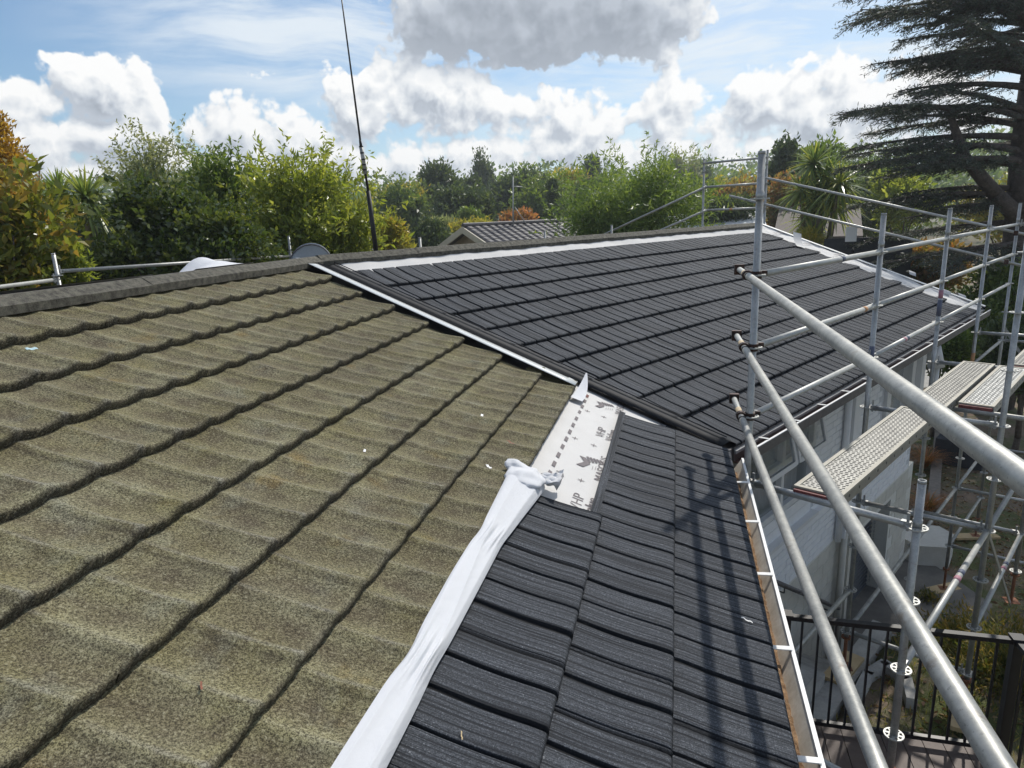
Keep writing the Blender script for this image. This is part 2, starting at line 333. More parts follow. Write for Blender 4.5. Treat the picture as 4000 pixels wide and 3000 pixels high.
def empty(name, label=None, cat=None, group=None, loc=(0, 0, 0)):
    o = bpy.data.objects.new(name, None); COL.objects.link(o); o.location = loc; o.empty_display_size = .2
    return tag(o, label, cat, group)
# ------------------------------------------------------------------ the two roof planes
TH = rad(20.0); TAN, COS, SIN = math.tan(TH), math.cos(TH), math.sin(TH); ANG = rad(30.77); HA = ANG / 2
K = np.array([.3776, 5.0754, CZ - 1.7323])                           # inner corner of the eaves
U = np.array([math.sin(ANG), math.cos(ANG), 0.]); N = np.array([-math.cos(ANG), math.sin(ANG), 0.])
fA = (K, np.array([0, 1., 0]), np.array([-COS, 0, SIN]), np.array([SIN, 0, COS]))           # origin, along eave, up the slope, normal
SB = N * COS + np.array([0, 0, SIN]); fB = (K, U, SB, np.cross(U, SB))
def on(fr, v, s, wv=0.): return fr[0] + fr[1] * v + fr[2] * s + fr[3] * wv
def hit(fr, px, py, wv=0.):
    """photo pixel -> (v, s) on a roof plane"""
    r = ray(px, py); o = fr[0] + fr[3] * wv - np.array([0, 0, CZ]); t = (o @ fr[3]) / (r @ fr[3]); p = r * t + np.array([0, 0, CZ]) - fr[0]
    return p @ fr[1], p @ fr[2]
def onz(px, py, z):
    r = ray(px, py); return r * ((z - CZ) / r[2]) + np.array([0, 0, CZ])
def at(px, py, d):
    r = ray(px, py); return r * (d / math.hypot(r[0], r[1])) + np.array([0, 0, CZ])
def fmat(fr, v, s, wv=0.):
    p = on(fr, v, s, wv); m = Matrix.Identity(4)
    for i in range(3):
        for j in range(3): m[i][j] = fr[j + 1][i]
        m[i][3] = p[i]
    return m
def bpos(a, out, z): return np.array([*(K + U * a - N * out)[:2], z + CZ])       # along B eave, outwards, height relative to the eye
def vlimA(s, t): return (-t + s * COS * math.sin(HA)) / math.cos(HA)              # valley line on the near slope
def vlimB(s, t): return (t - s * COS * math.sin(HA)) / math.cos(HA)
RIDGE = 4.10; GAB = 8.98

house = empty('house', 'long bent house with white painted brick walls and its roof half re-tiled in charcoal', 'house', None, (-2, 6, 0))
def child(o, p):
    o.parent = p; o.matrix_parent_inverse = Matrix.Identity(4)
    return o
house.location = (0, 0, 0)
rng = np.random.default_rng(7)
# roof bodies
def slope_body(name, corners, m, thick=.1):
    b = MB(); b.prism([c for c in corners], (0, 0, -thick)); return b.build(name, m, house)
A_END = -7.0
roofA = slope_body('roof_slope', [on(fA, A_END, 0.0, -.062), on(fA, 0, 0.0, -.062), on(fA, vlimA(RIDGE, 0), RIDGE, -.062), on(fA, A_END, RIDGE, -.062)], 'roof_board')
roofB = slope_body('roof_slope', [on(fB, 0, 0.0, -.062), on(fB, GAB, 0.0, -.062), on(fB, GAB, RIDGE, -.062), on(fB, vlimB(RIDGE, 0), RIDGE, -.062)], 'roof_board')
roofA['label'] = 'near slope with mossy old tiles and the first rows of new tiles'; roofB['label'] = 'far slope finished in charcoal tiles'
# rear slopes (mostly unseen)
rj = on(fA, vlimA(RIDGE, 0), RIDGE, -.05); ra = on(fA, A_END, RIDGE, -.05); rb = on(fB, GAB, RIDGE, -.05)
run = RIDGE * COS; drop = np.array([0, 0, -RIDGE * SIN])
jout = rj + np.array([-math.cos(HA), math.sin(HA), 0]) * run / math.cos(HA) + drop
slope_body('roof_slope', [rj, ra, ra + np.array([-run, 0, 0]) + drop, jout][::-1], 'ridge_cap')
slope_body('roof_slope', [rb, rj, jout, rb + N * run + drop][::-1], 'ridge_cap')

def grid_faces(nr, nc, keep=None):
    i = np.arange(nr - 1)[:, None] * nc + np.arange(nc - 1)[None, :]
    q = np.stack([i, i + 1, i + nc + 1, i + nc], -1).reshape(-1, 4)
    return q
PER = .21
def old_tile(wid, L, v0, s0, lim, seed):
    r = np.random.default_rng(seed)
    cols = np.linspace(0, wid, int(round(wid / PER * 20)) + 1)
    rows = np.concatenate([[-.002, -.004, 0.004], np.linspace(.02, L, 11)])
    VV, SS = np.meshgrid(cols, rows)
    fr = np.clip(SS / .365, 0, 1.1)
    x = ((VV + v0) / PER) % 1.0; x = np.where(x > .5, x - 1, x) * PER                     # distance from the nearest crest
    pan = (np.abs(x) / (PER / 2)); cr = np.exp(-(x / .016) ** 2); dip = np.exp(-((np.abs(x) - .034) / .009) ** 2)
    wav = .026 * np.clip(1.004 - np.sqrt(pan ** 2 + .008), 0, 1) ** 1.7 + .0025 * cr - .0015 * dip
    amp = 1.0 - .45 * fr
    nz = (np.sin(VV * 31 + seed) + np.sin(VV * 17 + SS * 23 + seed * 2)) * .0008
    H = wav * amp - .046 * fr ** .85 + nz - .006 * np.sin(np.clip(fr, 0, 1) * math.pi)
    H[0] = wav[0] * .55 - .050; SS[0] = -.004 - .0015 * np.sin(VV[0] * 60)
    H[1] = H[2] - .009; SS[1] = -.010
    edge = r.normal(0, .0015, VV.shape[1]); SS[1] += edge; SS[0] += edge
    H += .002 * (VV / wid)                                                                # side lap
    crest = np.exp(-((x - .007) / .010) ** 2) * (.55 + .45 * (1 - fr)) + np.exp(-np.clip(SS, 0, 1) / .011) * (.45 + .55 * cr) * .9; crest_shade = np.exp(-((x + .030) / .012) ** 2) * (.4 + .6 * np.sin(VV * 7 + seed) ** 2)  # last mask: painted shade on the flank behind each crest
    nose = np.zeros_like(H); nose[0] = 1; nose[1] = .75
    V_ = VV.copy()
    if lim is not None: V_ = np.minimum(VV, np.vectorize(lambda s: lim(s + s0))(SS) - v0)
    keep = V_ >= VV - 1e-6
    f = grid_faces(*VV.shape); kk = keep.ravel(); f = f[(kk[f].sum(1) > 0)]
    P3 = np.stack([V_, SS, H], -1).reshape(-1, 3)
    if not len(f): return None
    me = np_mesh('tile', P3, f, True, dict(crest=np.clip(crest, 0, 1).ravel(), nose=nose.ravel(), crest_shade=crest_shade.ravel(), pan=(pan * (.45 + .55 * np.sin(np.clip(fr, 0, 1) * math.pi))).ravel()))
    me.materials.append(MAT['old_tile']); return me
SL = .158
def new_tile(wid, L, v0, s0, lim, seed, dirn=1):
    r = np.random.default_rng(seed)
    ns = int(math.ceil(wid / SL)); cols = []; hs = []; gr = []
    for k in range(ns):
        x0 = k * SL + r.uniform(-.012, .012) * (k > 0); wd = SL; lift = r.uniform(0, .002); tl = r.uniform(-.001, .001)
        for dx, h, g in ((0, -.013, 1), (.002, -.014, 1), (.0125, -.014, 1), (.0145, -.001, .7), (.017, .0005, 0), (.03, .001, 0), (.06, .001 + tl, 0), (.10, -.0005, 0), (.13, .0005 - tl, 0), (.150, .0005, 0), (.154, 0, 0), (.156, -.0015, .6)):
            cols.append(x0 + dx); hs.append(h + lift * (g < .5)); gr.append(g)
    cols = np.array(cols); o = np.argsort(cols); cols = np.clip(cols[o], 0, wid); hs = np.array(hs)[o]; gr = np.array(gr)[o]
    rows = np.concatenate([[-.004, -.005, .002], np.linspace(.012, L, 9)])
    VV, SS = np.meshgrid(cols, rows); fr = np.clip(SS / .37, 0, 1.2)
    H = hs[None, :] * (1 - .35 * fr) - .032 * fr - .0065 * np.sin(np.clip(fr, 0, 1) * math.pi) - .006 * np.clip(1 - SS / .04, 0, 1) ** 2 + .0015 * np.sin(VV * 5 + seed)
    H[0] = hs * .3 - .037; H[1] = H[2] - .008; SS[0] = -.006; SS[1] = -.008 + hs * .25
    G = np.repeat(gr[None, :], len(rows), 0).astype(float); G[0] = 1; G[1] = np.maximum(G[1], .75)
    V_ = VV.copy()
    if lim is not None:
        ll = np.vectorize(lambda s: lim(s + s0))(SS) - v0
        V_ = np.minimum(VV, ll) if dirn > 0 else np.maximum(VV, ll)
    keep = np.abs(V_ - VV) < 1e-6
    f = grid_faces(*VV.shape); kk = keep.ravel(); f = f[(kk[f].sum(1) > 0)]
    if not len(f): return None
    me = np_mesh('tile', np.stack([V_, SS, H], -1).reshape(-1, 3), f, True, dict(groove=G.ravel()))
    me.materials.append(MAT['new_tile']); return me
def put_tile(me, fr, v, s, parent, jit=.0):
    o = bpy.data.objects.new('tile', me); COL.objects.link(o); o.parent = parent
    o.matrix_world = fmat(fr, v, s, 0) @ Matrix.Rotation(jit, 4, 'Z'); return o
TW = 1.26
# old tiles: eight courses above the new strip
OC = [1.225] + [1.51 + .365 * k for k in range(8)]
cache = {}
for ci, s in enumerate(OC):
    L = .30 if ci == 0 else .385 if ci < 8 else RIDGE - .02 - s
    v = A_END + (ci % 2) * .63 - .63
    while True:
        lim = lambda q: vlimA(q, .30 if q > 1.62 else .12)
        if v > lim(s + L): break
        full = v + TW < lim(s) - .02
        sd = int(abs(v * 31) + ci * 7)
        if full:
            key = ((ci == 8) + 2 * (ci == 0), round((v / PER) % 1, 3), sd % 3)
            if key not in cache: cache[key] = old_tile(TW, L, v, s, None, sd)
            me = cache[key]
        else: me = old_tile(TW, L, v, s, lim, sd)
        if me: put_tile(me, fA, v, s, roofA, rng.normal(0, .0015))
        v += TW
# new tiles on the near slope
def lay_new(fr, parent, rows, v0, vend, lim, lim_dir, stag, seedb=0):
    for ci, (s, L, ve) in enumerate(rows):
        v = v0 + (ci % 2) * stag
        while v < ve - .03:
            wid = min(TW, ve - v); sd = seedb + ci * 13 + int((v + 50) * 7) % 5
            l0 = lim(s) if lim else None; l1 = lim(s + L) if lim else None
            cut = lim and ((lim_dir > 0 and v + wid > min(l0, l1) - .01) or (lim_dir < 0 and v < max(l0, l1) + .01))
            key = (round(wid, 3), round(L, 3), sd % 6)
            if cut: me = new_tile(wid, L, v, s, lim, sd, lim_dir)
            else:
                if key not in cache: cache[key] = new_tile(wid, L, v, s, None, sd)
                me = cache[key]
            if me: put_tile(me, fr, v, s, parent, rng.normal(0, .001))
            v += TW
lay_new(fA, roofA, [(-.035, .49, 3.0), (.39, .42, -.045), (.77, .40, -1.915)], -7.04, 0, lambda s: vlimA(s, .045), 1, .60)
rowsB = [(-.03, .485, 8.5)] + [(.44 + .37 * j, .385 if j < 8 else .46, 8.5 - .006 * j) for j in range(9)]
lay_new(fB, roofB, rowsB, -2.0, 8.5, lambda s: vlimB(s, .115), -1, .63, 40)
# ------------------------------------------------------------------ parenting helpers
def par(o, p):
    """parent o (built in world coordinates) to thing p"""
    o.parent = p; o.matrix_parent_inverse = Matrix.Translation(-p.location)
    return o
def thing(name, label, cat, loc, group=None): return empty(name, label, cat, group, tuple(float(x) for x in loc))
# ------------------------------------------------------------------ ridge caps, valley, underlay, verge
def ridge_run(fr, v0, v1, seg, hgt, side):
    v = v0; k = 0; d = fr[1]; up = np.array([0, 0, 1.]); fwd = np.array([-fr[2][0], -fr[2][1], 0]) / COS
    while v < v1 - .05:
        e = min(v + seg, v1); lift = .004 * (k % 2); b = MB()
        o = on(fr, v, RIDGE, 0); L = d * (e - v + (.015 if e < v1 else 0))
        pr = [o + fwd * .10 + up * -.056, o + fwd * .104 + up * (-.008 + lift), o + fwd * .02 + up * (hgt + lift), o - fwd * .02 + up * (hgt + lift), o - fwd * .105 + up * (-.015 + lift), o - fwd * .105 + up * -.07]
        b.prism(pr, L); b.build('ridge_cap', 'ridge_cap', house); v = e; k += 1
ridge_run(fA, A_END, vlimA(RIDGE, 0) - .02, 1.15, .042, 1)
ridge_run(fB, vlimB(RIDGE, 0) + .02, 8.72, 1.2, .05, 1)
# rear upstand strips of white underlay over the ridge
def strip_mesh(fr, vs, ss, wfun, name, m, parent, vl=None):
    VV, SS = np.meshgrid(vs, ss); VV = VV.astype(float); SS = SS.astype(float)
    if vl: 
        L = vl(SS); VV = np.where(vl.dir > 0, np.minimum(VV, L), np.maximum(VV, L))
    H = wfun(VV, SS)
    P = fr[0] + VV[..., None] * fr[1] + SS[..., None] * fr[2] + H[..., None] * fr[3]
    me = np_mesh(name, P.reshape(-1, 3), grid_faces(*VV.shape), True)
    o = link_mesh(name, me, m); par(o, parent) if parent is house else child(o, parent); return o
class VL:
    def __init__(s, f, t, d): s.f, s.t, s.dir = f, t, d
    def __call__(s, S): return s.f(S, s.t)
def rip(V, S, a=1., k=0): return a * (.004 * np.sin(V * 9 + S * 5 + k) + .003 * np.sin(V * 23 - S * 14 + k * 2) + .0025 * np.sin(V * 4.1 + S * 31 + k))
# underlay left bare on the near slope
pap = strip_mesh(fA, np.linspace(-2.3, .6, 60), np.linspace(.36, 1.265, 26), lambda V, S: -.050 + rip(V, S, .3) + np.clip(S - 1.2, 0, 1) * .25, 'underlay', 'paper', house, VL(vlimA, .0, 1))
# underlay along the far ridge and at the gable verge
u2 = strip_mesh(fB, np.linspace(-1.2, 8.9, 150), np.linspace(3.74, 4.06, 12), lambda V, S: -.05 + rip(V, S, .9) + np.clip(S - 3.84, 0, 1) * .25, 'underlay', 'paper', house, VL(vlimB, .1, -1))
u3 = strip_mesh(fB, np.linspace(8.38, 8.97, 16), np.linspace(-.02, 4.08, 120), lambda V, S: -.022 + rip(S * .8, V * 3, 1.6, 2) + .02 * np.exp(-((V - 8.93) / .05) ** 2), 'underlay', 'paper', house)
# torn flap curling up at the verge, loose edges
def ribbon(name, pts, wid, m, parent, across):
    V = []; 
    for p, a in zip(pts, across): V += [np.array(p) - np.array(a) * wid / 2, np.array(p) + np.array(a) * wid / 2]
    Fq = np.array([[2 * i, 2 * i + 1, 2 * i + 3, 2 * i + 2] for i in range(len(pts) - 1)])
    o = link_mesh(name, np_mesh(name, V, Fq, True), m); child(o, parent); return o
vf, sf = hit(fB, 3130, 965); fl = []
for k in range(9):
    q = k / 8; fl.append(on(fB, vf + .30 * q, sf + .28 * q, .0 + .16 * q ** 2.2))
ribbon('loose_flap', fl, .16, 'paper', u3, [fB[1] * .65 - fB[2] * .75] * 9)
for (px, py, l_) in ((3565, 1075, .12), (3700, 1150, .14), (3760, 1165, .1)):
    v_, s_ = hit(fB, px, py); ribbon('loose_flap', [on(fB, v_ + l_ * k / 5, s_ + .02 * k, .05 * math.sin(k / 5 * math.pi)) for k in range(6)], .12, 'paper', u3, [fB[2]] * 6)
# corner of the bare underlay curling over the valley
cu = []; v0, s0 = hit(fA, 2215, 1535); v1, s1 = hit(fA, 2262, 1492)
for k in range(10):
    q = k / 9; cu.append(on(fA, v0 + (v1 - v0 + .05) * q, s0 + (s1 - s0 - .02) * q, -.02 + .10 * q ** 2))
V = []
for k, p in enumerate(cu):
    wd = .13 * (1 - (k / 9.6) ** 2); V += [p - fA[2] * wd * .25 + fA[3] * .0, p - fA[2] * wd]
link_mesh('curled_corner', np_mesh('curled_corner', V, np.array([[2 * i, 2 * i + 1, 2 * i + 3, 2 * i + 2] for i in range(9)]), True), 'cloth', pap)
# barge board, verge
b = MB(); b.prism([on(fB, GAB, -.06, -.16), on(fB, GAB, -.06, .012), on(fB, GAB, RIDGE, .012), on(fB, GAB, RIDGE, -.16)], U * .035); b.build('barge_board', 'black_flash', house)
b = MB(); b.prism([on(fB, GAB - .06, -.05, .006), on(fB, GAB - .002, -.05, .012), on(fB, GAB - .002, RIDGE, .012), on(fB, GAB - .06, RIDGE, .006)], fB[3] * .012); b.build('verge_strip', 'white_metal', house)
# valley tray: cream flange on the old side, black trough up to the new tiles
def tray(fr1, t1, w1, fr2, t2, w2, lim1, lim2, s0, s1, m, name='valley_tray', n=24):
    V = []
    for k in range(n + 1):
        s = s0 + (s1 - s0) * k / n
        V += [on(fr1, lim1(s, t1), s, w1), on(fr2, lim2(s, t2), s, w2)]
    Fq = np.array([[2 * i, 2 * i + 1, 2 * i + 3, 2 * i + 2] for i in range(n)])
    o = link_mesh(name, np_mesh(name, V, Fq, False), m, house); o.modifiers.new('s', 'SOLIDIFY').thickness = .0015; return o
vt = tray(fA, .285, .028, fA, .10, .012, vlimA, vlimA, 1.22, RIDGE + .06, 'valley_cream'); vt['label'] = 'cream painted valley flange'
for tt in (.135, .105):
    V = []
    for k in range(2): 
        s = (1.3, RIDGE + .03)[k]; V.append(on(fA, vlimA(s, tt), s, .022))
    b = MB(); b.tube(V[0], V[1], .0045, n=8); o = b.build('valley_rib', 'black_flash', None); child(o, vt)
tr = tray(fA, .10, .012, fA, .0, -.02, vlimA, vlimA, 1.27, RIDGE + .06, 'black_flash'); tray(fA, .035, -.012, fA, .0, -.026, vlimA, vlimA, .02, 1.27, 'black_flash'); tr2 = tray(fA, .0, -.02, fB, .13, -.004, vlimA, vlimB, .02, RIDGE + .04, 'black_flash')
tr['label'] = 'black valley tray'
# upstand along the trough on the far side
V = []
for k in range(2):
    s = (.05, RIDGE)[k]; V += [on(fB, vlimB(s, .12), s, .012)]
b = MB(); b.tube(V[0], V[1], .005, n=8); o = b.build('valley_rib', 'black_flash', None); child(o, tr2)
# printing on the underlay: dashes, crosses, logo strokes, words
def flat(fr, pts, m, parent, name='printed_mark', wv=-.0465):
    b = MB(); b.add([on(fr, v, s, wv) for v, s in pts], [tuple(range(len(pts)))]); o = b.build(name, m, None); return child(o, parent)
for k in range(12):
    v = -1.57 + k * .152 + .01 * (k > 7); flat(fA, [(v - .045, 1.092), (v + .03, 1.092), (v + .045, 1.115), (v - .03, 1.115)], 'print' if k < 11 else 'print_red', pap, 'printed_dash')
for v in (-1.50, -.89, -.25):
    for s in (1.055, .925):
        flat(fA, [(v - .022, s - .003), (v + .022, s - .003), (v + .022, s + .003), (v - .022, s + .003)], 'print', pap, 'printed_cross')
        flat(fA, [(v - .004, s - .02), (v + .004, s - .02), (v + .004, s + .02), (v - .004, s + .02)], 'print', pap, 'printed_cross', -.0462)
def logo(v, s, k=1.):
    def P_(*a): return [(v + k * x, s + k * y) for x, y in a]
    flat(fA, P_((-.11, .055), (-.03, .02), (.04, .06), (.04, .10), (-.03, .06), (-.11, .10)), 'print', pap, 'printed_logo')
    for j in range(5):
        y = .03 - .02 * j; x = -.01 + .013 * j
        flat(fA, P_((x, y), (x + .075 - .008 * j, y + .03), (x + .085 - .008 * j, y + .016), (x + .012, y - .010)), 'print', pap, 'printed_logo')
    for j in range(4):
        y = .0 - .018 * j; x = -.105 + .014 * j
        flat(fA, P_((x, y), (x + .06, y), (x + .06, y + .003), (x, y + .003)), 'print', pap, 'printed_logo')
logo(-1.19, .885); logo(.04, .93, .9)
def words(txt, v, s, size, fr, parent, m='print', sx=1., wv=-.0465, shear=0):
    cu = bpy.data.curves.new('txt', 'FONT'); cu.body = txt; cu.size = size; cu.shear = shear
    to = bpy.data.objects.new('txt', cu); COL.objects.link(to)
    dg = bpy.context.evaluated_depsgraph_get(); me = bpy.data.meshes.new_from_object(to.evaluated_get(dg))
    bpy.data.objects.remove(to)
    n = len(me.vertices); c = np.empty(n * 3, np.float32); me.vertices.foreach_get('co', c); c = c.reshape(-1, 3)
    P = np.array([on(fr, v + x * sx, s + y, wv) for x, y, z in c], np.float32); me.vertices.foreach_set('co', P.ravel())
    me.materials.clear(); o = link_mesh('printed_lettering', me, m); return child(o, parent)
words('VHP', -1.885, .878, .088, fA, pap, sx=1.25); words('Value', -1.90, .806, .083, fA, pap, sx=1.25); words('Value', -1.897, .807, .083, fA, pap, sx=1.25, wv=-.0461)
words('VHP', -.69, .88, .085, fA, pap, sx=1.25); words('Value', -.70, .808, .083, fA, pap, sx=1.3); words('Value', -.697, .809, .083, fA, pap, sx=1.3, wv=-.0461)
words('MASONS', -1.42, .80, .085, fA, pap, sx=1.2); words('MASONS', -.06, .80, .085, fA, pap, sx=1.2); words('Value', -.05, .47, .07, fA, pap)
for k in range(46):                                                                # stitched dashes on the ridge underlay
    v = -.9 + k * .2; flat(fB, [(v, 3.985), (v + .075, 3.985), (v + .075, 3.998), (v, 3.998)], 'print', u2, 'printed_dash', .001)
for (v, s) in ((8.52, 3.6), (8.55, 3.0), (8.6, 2.4)): words('MASONS', v, s, .1, fB, u3, wv=.012)

# ------------------------------------------------------------------ gutters
def gutter(fn, L0, L1, name, white):
    """fn(along, out, z) -> point; open box gutter"""
    def sec(l, prof): return [fn(l, o_, z_) for o_, z_ in prof]
    z = -1.80
    def ext(prof, m, nm, parent):
        b = MB(); a0 = sec(L0, prof); a1 = sec(L1, prof); b.prism(a0, np.array(a1[0]) - np.array(a0[0])); o = b.build(nm, m, None)
        return par(o, parent) if parent is house else child(o, parent)
    g = ext([(.0, z - .09), (.10, z - .09), (.10, z - .085), (.0, z - .085)], 'gutter_inner' if white else 'gutter_brown', 'gutter', house)
    ext([(.0, z - .085), (.004, z - .085), (.004, z + .03), (.0, z + .03)], 'gutter_metal', 'gutter_back', g)
    ext([(.006, z - .02), (.024, z - .02), (.024, z + .004), (.006, z + .012)], 'gutter_grey', 'gutter_rail', g)
    ext([(.040, z - .0845), (.046, z - .0845), (.0965, z - .001), (.0925, z - .001)], 'gutter_inner' if white else 'gutter_brown', 'gutter_front', g)
    ext([(.097, z - .09), (.101, z - .09), (.101, z - .002), (.097, z - .002)], 'gutter_metal', 'gutter_face', g)
    ext([(.092, z), (.108, z - .001), (.108, z + .006), (.092, z + .007)], 'white_metal', 'gutter_lip', g)
    l = L0 + .4
    while l < L1 - .05:
        b = MB(); p = [fn(l + dx, o_, z + dz) for o_, dz in ((.004, .006), (.097, .010)) for dx in (-.013, .013)]
        p = [p[0], p[1], p[3], p[2]]; b.prism(p, (0, 0, .004)); child(b.build('bracket', 'white_metal', None), g)
        l += .612
    return g
gA = gutter(lambda l, o_, z: np.array([K[0] + .02 + o_, l, CZ + z]), -.80, 4.985, 'gutter', True)
gB = gutter(lambda l, o_, z: bpos(l, o_ + .02, z), .10, 9.02, 'gutter', False)
# debris silted in the near gutter
nn = 240; V = []; yy = np.linspace(-.8, 4.85, nn)
for i, y in enumerate(yy):
    for j, o_ in enumerate((.022, .036, .05, .066)):
        V.append((K[0] + .02 + o_, y, CZ - 1.883 + (.062 - .75 * o_) * (.55 + .75 * rng.random()) * (j < 3) + .004))
child(link_mesh('gutter_silt', np_mesh('gutter_silt', V, grid_faces(nn, 4), False), 'gutter_dirt'), gA)
# fascia, soffit
b = MB(); b.prism([bpos(0, -.01, -1.78), bpos(0, .014, -1.78), bpos(0, .014, -1.96), bpos(0, -.01, -1.96)], U * 9.0); b.build('fascia', 'gutter_metal', house)
b = MB(); b.prism([bpos(-.1, -.012, -1.93), bpos(-.1, -.012, -1.95), bpos(-.1, -.6, -1.95), bpos(-.1, -.6, -1.93)], U * 9.0); b.build('soffit', 'soffit', house)
b = MB(); b.prism([(K[0] - .01, A_END + 5, CZ - 1.78), (K[0] + .014, A_END + 5, CZ - 1.78), (K[0] + .014, A_END + 5, CZ - 1.96), (K[0] - .01, A_END + 5, CZ - 1.96)], (0, 5.07 - A_END - 5, 0)); b.build('fascia', 'gutter_metal', house)
# ------------------------------------------------------------------ walls of the far wing
AX = [U, -N, np.array([0, 0, 1.])]
def bbox(b, a0, a1, o0, o1, z0, z1): b.box(bpos((a0 + a1) / 2, (o0 + o1) / 2, (z0 + z1) / 2), (a1 - a0, o1 - o0, z1 - z0), AX)
wu = MB(); WX = -.508
for a0, a1, z0, z1 in ((-.3, 3.19, -4.3, -3.6), (3.19, 5.84, -4.3, -1.95), (5.84, 7.6, -4.3, -3.4), (-.3, .55, -3.6, -1.95)): bbox(wu, a0, a1, -.72, WX, z0, z1)
bbox(wu, -.3, 7.6, -7.4, -.72 - 1.2, -6.25, -1.97)
wallU = wu.build('wall', 'mortar_white', house); wallU['label'] = 'white painted brick upper wall'
wl = MB()
for a0, a1, z0, z1 in ((-.3, 5.0, -6.3, -4.302), (5.0, 6.75, -4.6, -4.302), (6.75, 7.9, -6.3, -4.302)): bbox(wl, a0, a1, -.76, WX - .004, z0, z1)
wallL = wl.build('wall', 'mortar_beige', house); wallL['label'] = 'beige block lower wall'
b = MB(); b.box((K[0] - .62, (A_END + 4.6) / 2, (CZ - 1.98) / 2), (.2, 4.6 - A_END, CZ - 1.98)); b.build('wall', 'white_brick', house)
bx = MB(); bx.box((0, 0, 0), (.228, .03, .075)); brick_me = bx.build('brick', 'white_brick', None).data; bpy.data.objects.remove([o for o in bpy.data.objects if o.data == brick_me][0])
bx = MB(); bx.box((0, 0, 0), (.386, .03, .186)); block_me = bx.build('block', 'beige_block', None).data; bpy.data.objects.remove([o for o in bpy.data.objects if o.data == block_me][0])
rotB = Matrix(((U[0], -N[0], 0, 0), (U[1], -N[1], 0, 0), (0, 0, 1, 0), (0, 0, 0, 1)))
spots = []
for r_ in range(27):
    z = -4.26 + r_ * .0862
    for c_ in range(-2, 33):
        a = c_ * .2385 + (r_ % 2) * .119
        if a < -.1 or a > 7.45: continue
        if z > -3.66 and not (3.31 < a < 5.72): continue
        if z > -2.02: continue
        spots.append((a, z))
spots.sort(key=lambda q: -( (q[0] > 1.2) * 10 - q[0]))
far = MB()
for k, (a, z) in enumerate(spots):
    o_ = WX - .0085 + rng.normal(0, .0012)
    if k < 300:
        o = bpy.data.objects.new('brick', brick_me); COL.objects.link(o); o.parent = wallU
        o.matrix_world = Matrix.Translation(bpos(a, o_, z)) @ rotB
    else: far.box(bpos(a, o_, z), (.228, .03, .075), AX)
fb = far.build('brick_field', 'white_brick', None); child(fb, wallU); fb['kind'] = 'stuff'
for r_ in range(10):
    z = -6.2 + r_ * .196
    for c_ in range(0, 20):
        a = c_ * .396 + (r_ % 2) * .198 + .1
        if a > 7.7 or (4.85 < a < 6.95 and not (z > -4.5)): continue
        if a < 1.5 and z < -5.2: continue
        o = bpy.data.objects.new('block', block_me); COL.objects.link(o); o.parent = wallL
        o.matrix_world = Matrix.Translation(bpos(a, WX - .014, z)) @ rotB
# sills and ledge, pillars, down pipes
for za, zb in ((-3.40, -3.275), (-3.53, -3.405)):
    b = MB(); bbox(b, .545, 3.2, -.56, -.485, za, zb); b.build('cladding_board', 'white_brick', house)
b = MB(); bbox(b, .5, 3.25, -.52, -.40, -3.575, -3.53); b.build('sill', 'frame_white', house)
b = MB(); bbox(b, -.2, 4.1, -.52, -.43, -3.66, -3.58); b.build('ledge', 'white_brick', house)
def pipe(a, o_, z0, z1, r_, m, name='downpipe'):
    b = MB(); b.tube(bpos(a, o_, z0), bpos(a, o_, z1), r_, n=14); return b.build(name, m, house, True)
pipe(4.17, -.45, -4.3, -1.97, .04, 'white_brick'); pipe(4.33, -.42, -6.2, -4.2, .04, 'beige_block')
b = MB(); bbox(b, 4.27, 4.5, -.52, -.40, -4.3, -1.97); b.build('pillar', 'white_brick', house)
b = MB(); bbox(b, 4.44, 4.68, -.52, -.38, -6.25, -4.31); b.build('pillar', 'beige_block', house)
for a0, a1, o1 in ((5.84, 6.02, -.46), (6.95, 7.12, -.44), (7.4, 7.62, -.42)):
    b = MB(); bbox(b, a0, a1, -.7, o1, -3.4, -1.95); b.build('pillar', 'frame_white', house)
b = MB(); bbox(b, 7.12, 7.4, -.7, -.5, -3.4, -1.95); b.build('wall_panel', 'curtain', house)
b = MB(); b.tube(bpos(6.55, -.05, -2.35), bpos(6.55, -.12, -2.0), .11, .09, n=18); b.tube(bpos(6.55, -.05, -2.75), bpos(6.55, -.05, -2.35), .045, n=12); b.build('rainwater_head', 'frame_white', house, True)
# window group under the eaves
win = MB(); z0, z1 = -3.24, -2.0
for a in (.58, 1.46, 2.30, 3.15): bbox(win, a - .035, a + .035, -.56, -.47, z0, z1)
for z in (z0 + .02, -2.68, z1 - .03): bbox(win, .545, 3.185, -.565, -.475, z - .035, z + .035)
wo_ = win.build('window', 'frame_white', house)
for a0, a1 in ((.615, 1.425), (1.495, 2.265), (2.335, 3.115)):
    for za, zb in ((-3.185, -2.715), (-2.645, -2.065)):
        g = MB(); bbox(g, a0, a1, -.535, -.53, za, zb); child(g.build('pane', 'glass', None), wo_)
for a0, a1 in ((1.47, 2.28), (2.33, 3.13)):                                   # awning sashes propped open
    sash = MB(); c0 = bpos((a0 + a1) / 2, -.46, -2.03); tl = .22; dn = -np.array([0, 0, 1.]) * math.cos(tl) - N * math.sin(tl); nr = np.cross(U, dn)
    for dx in (-(a1 - a0) / 2 + .025, (a1 - a0) / 2 - .025): sash.box(c0 + U * dx + dn * .31, (.05, .62, .035), [U, dn, nr])
    for dy in (.02, .6): sash.box(c0 + dn * dy, (a1 - a0 - .1, .05, .034), [U, dn, nr])
    sh = child(sash.build('sash', 'frame_white', None), wo_)
    g = MB(); g.box(c0 + dn * .31, (a1 - a0 - .1, .53, .005), [U, dn, nr]); child(g.build('pane', 'glass', None), wo_)
cv = []; na = 120
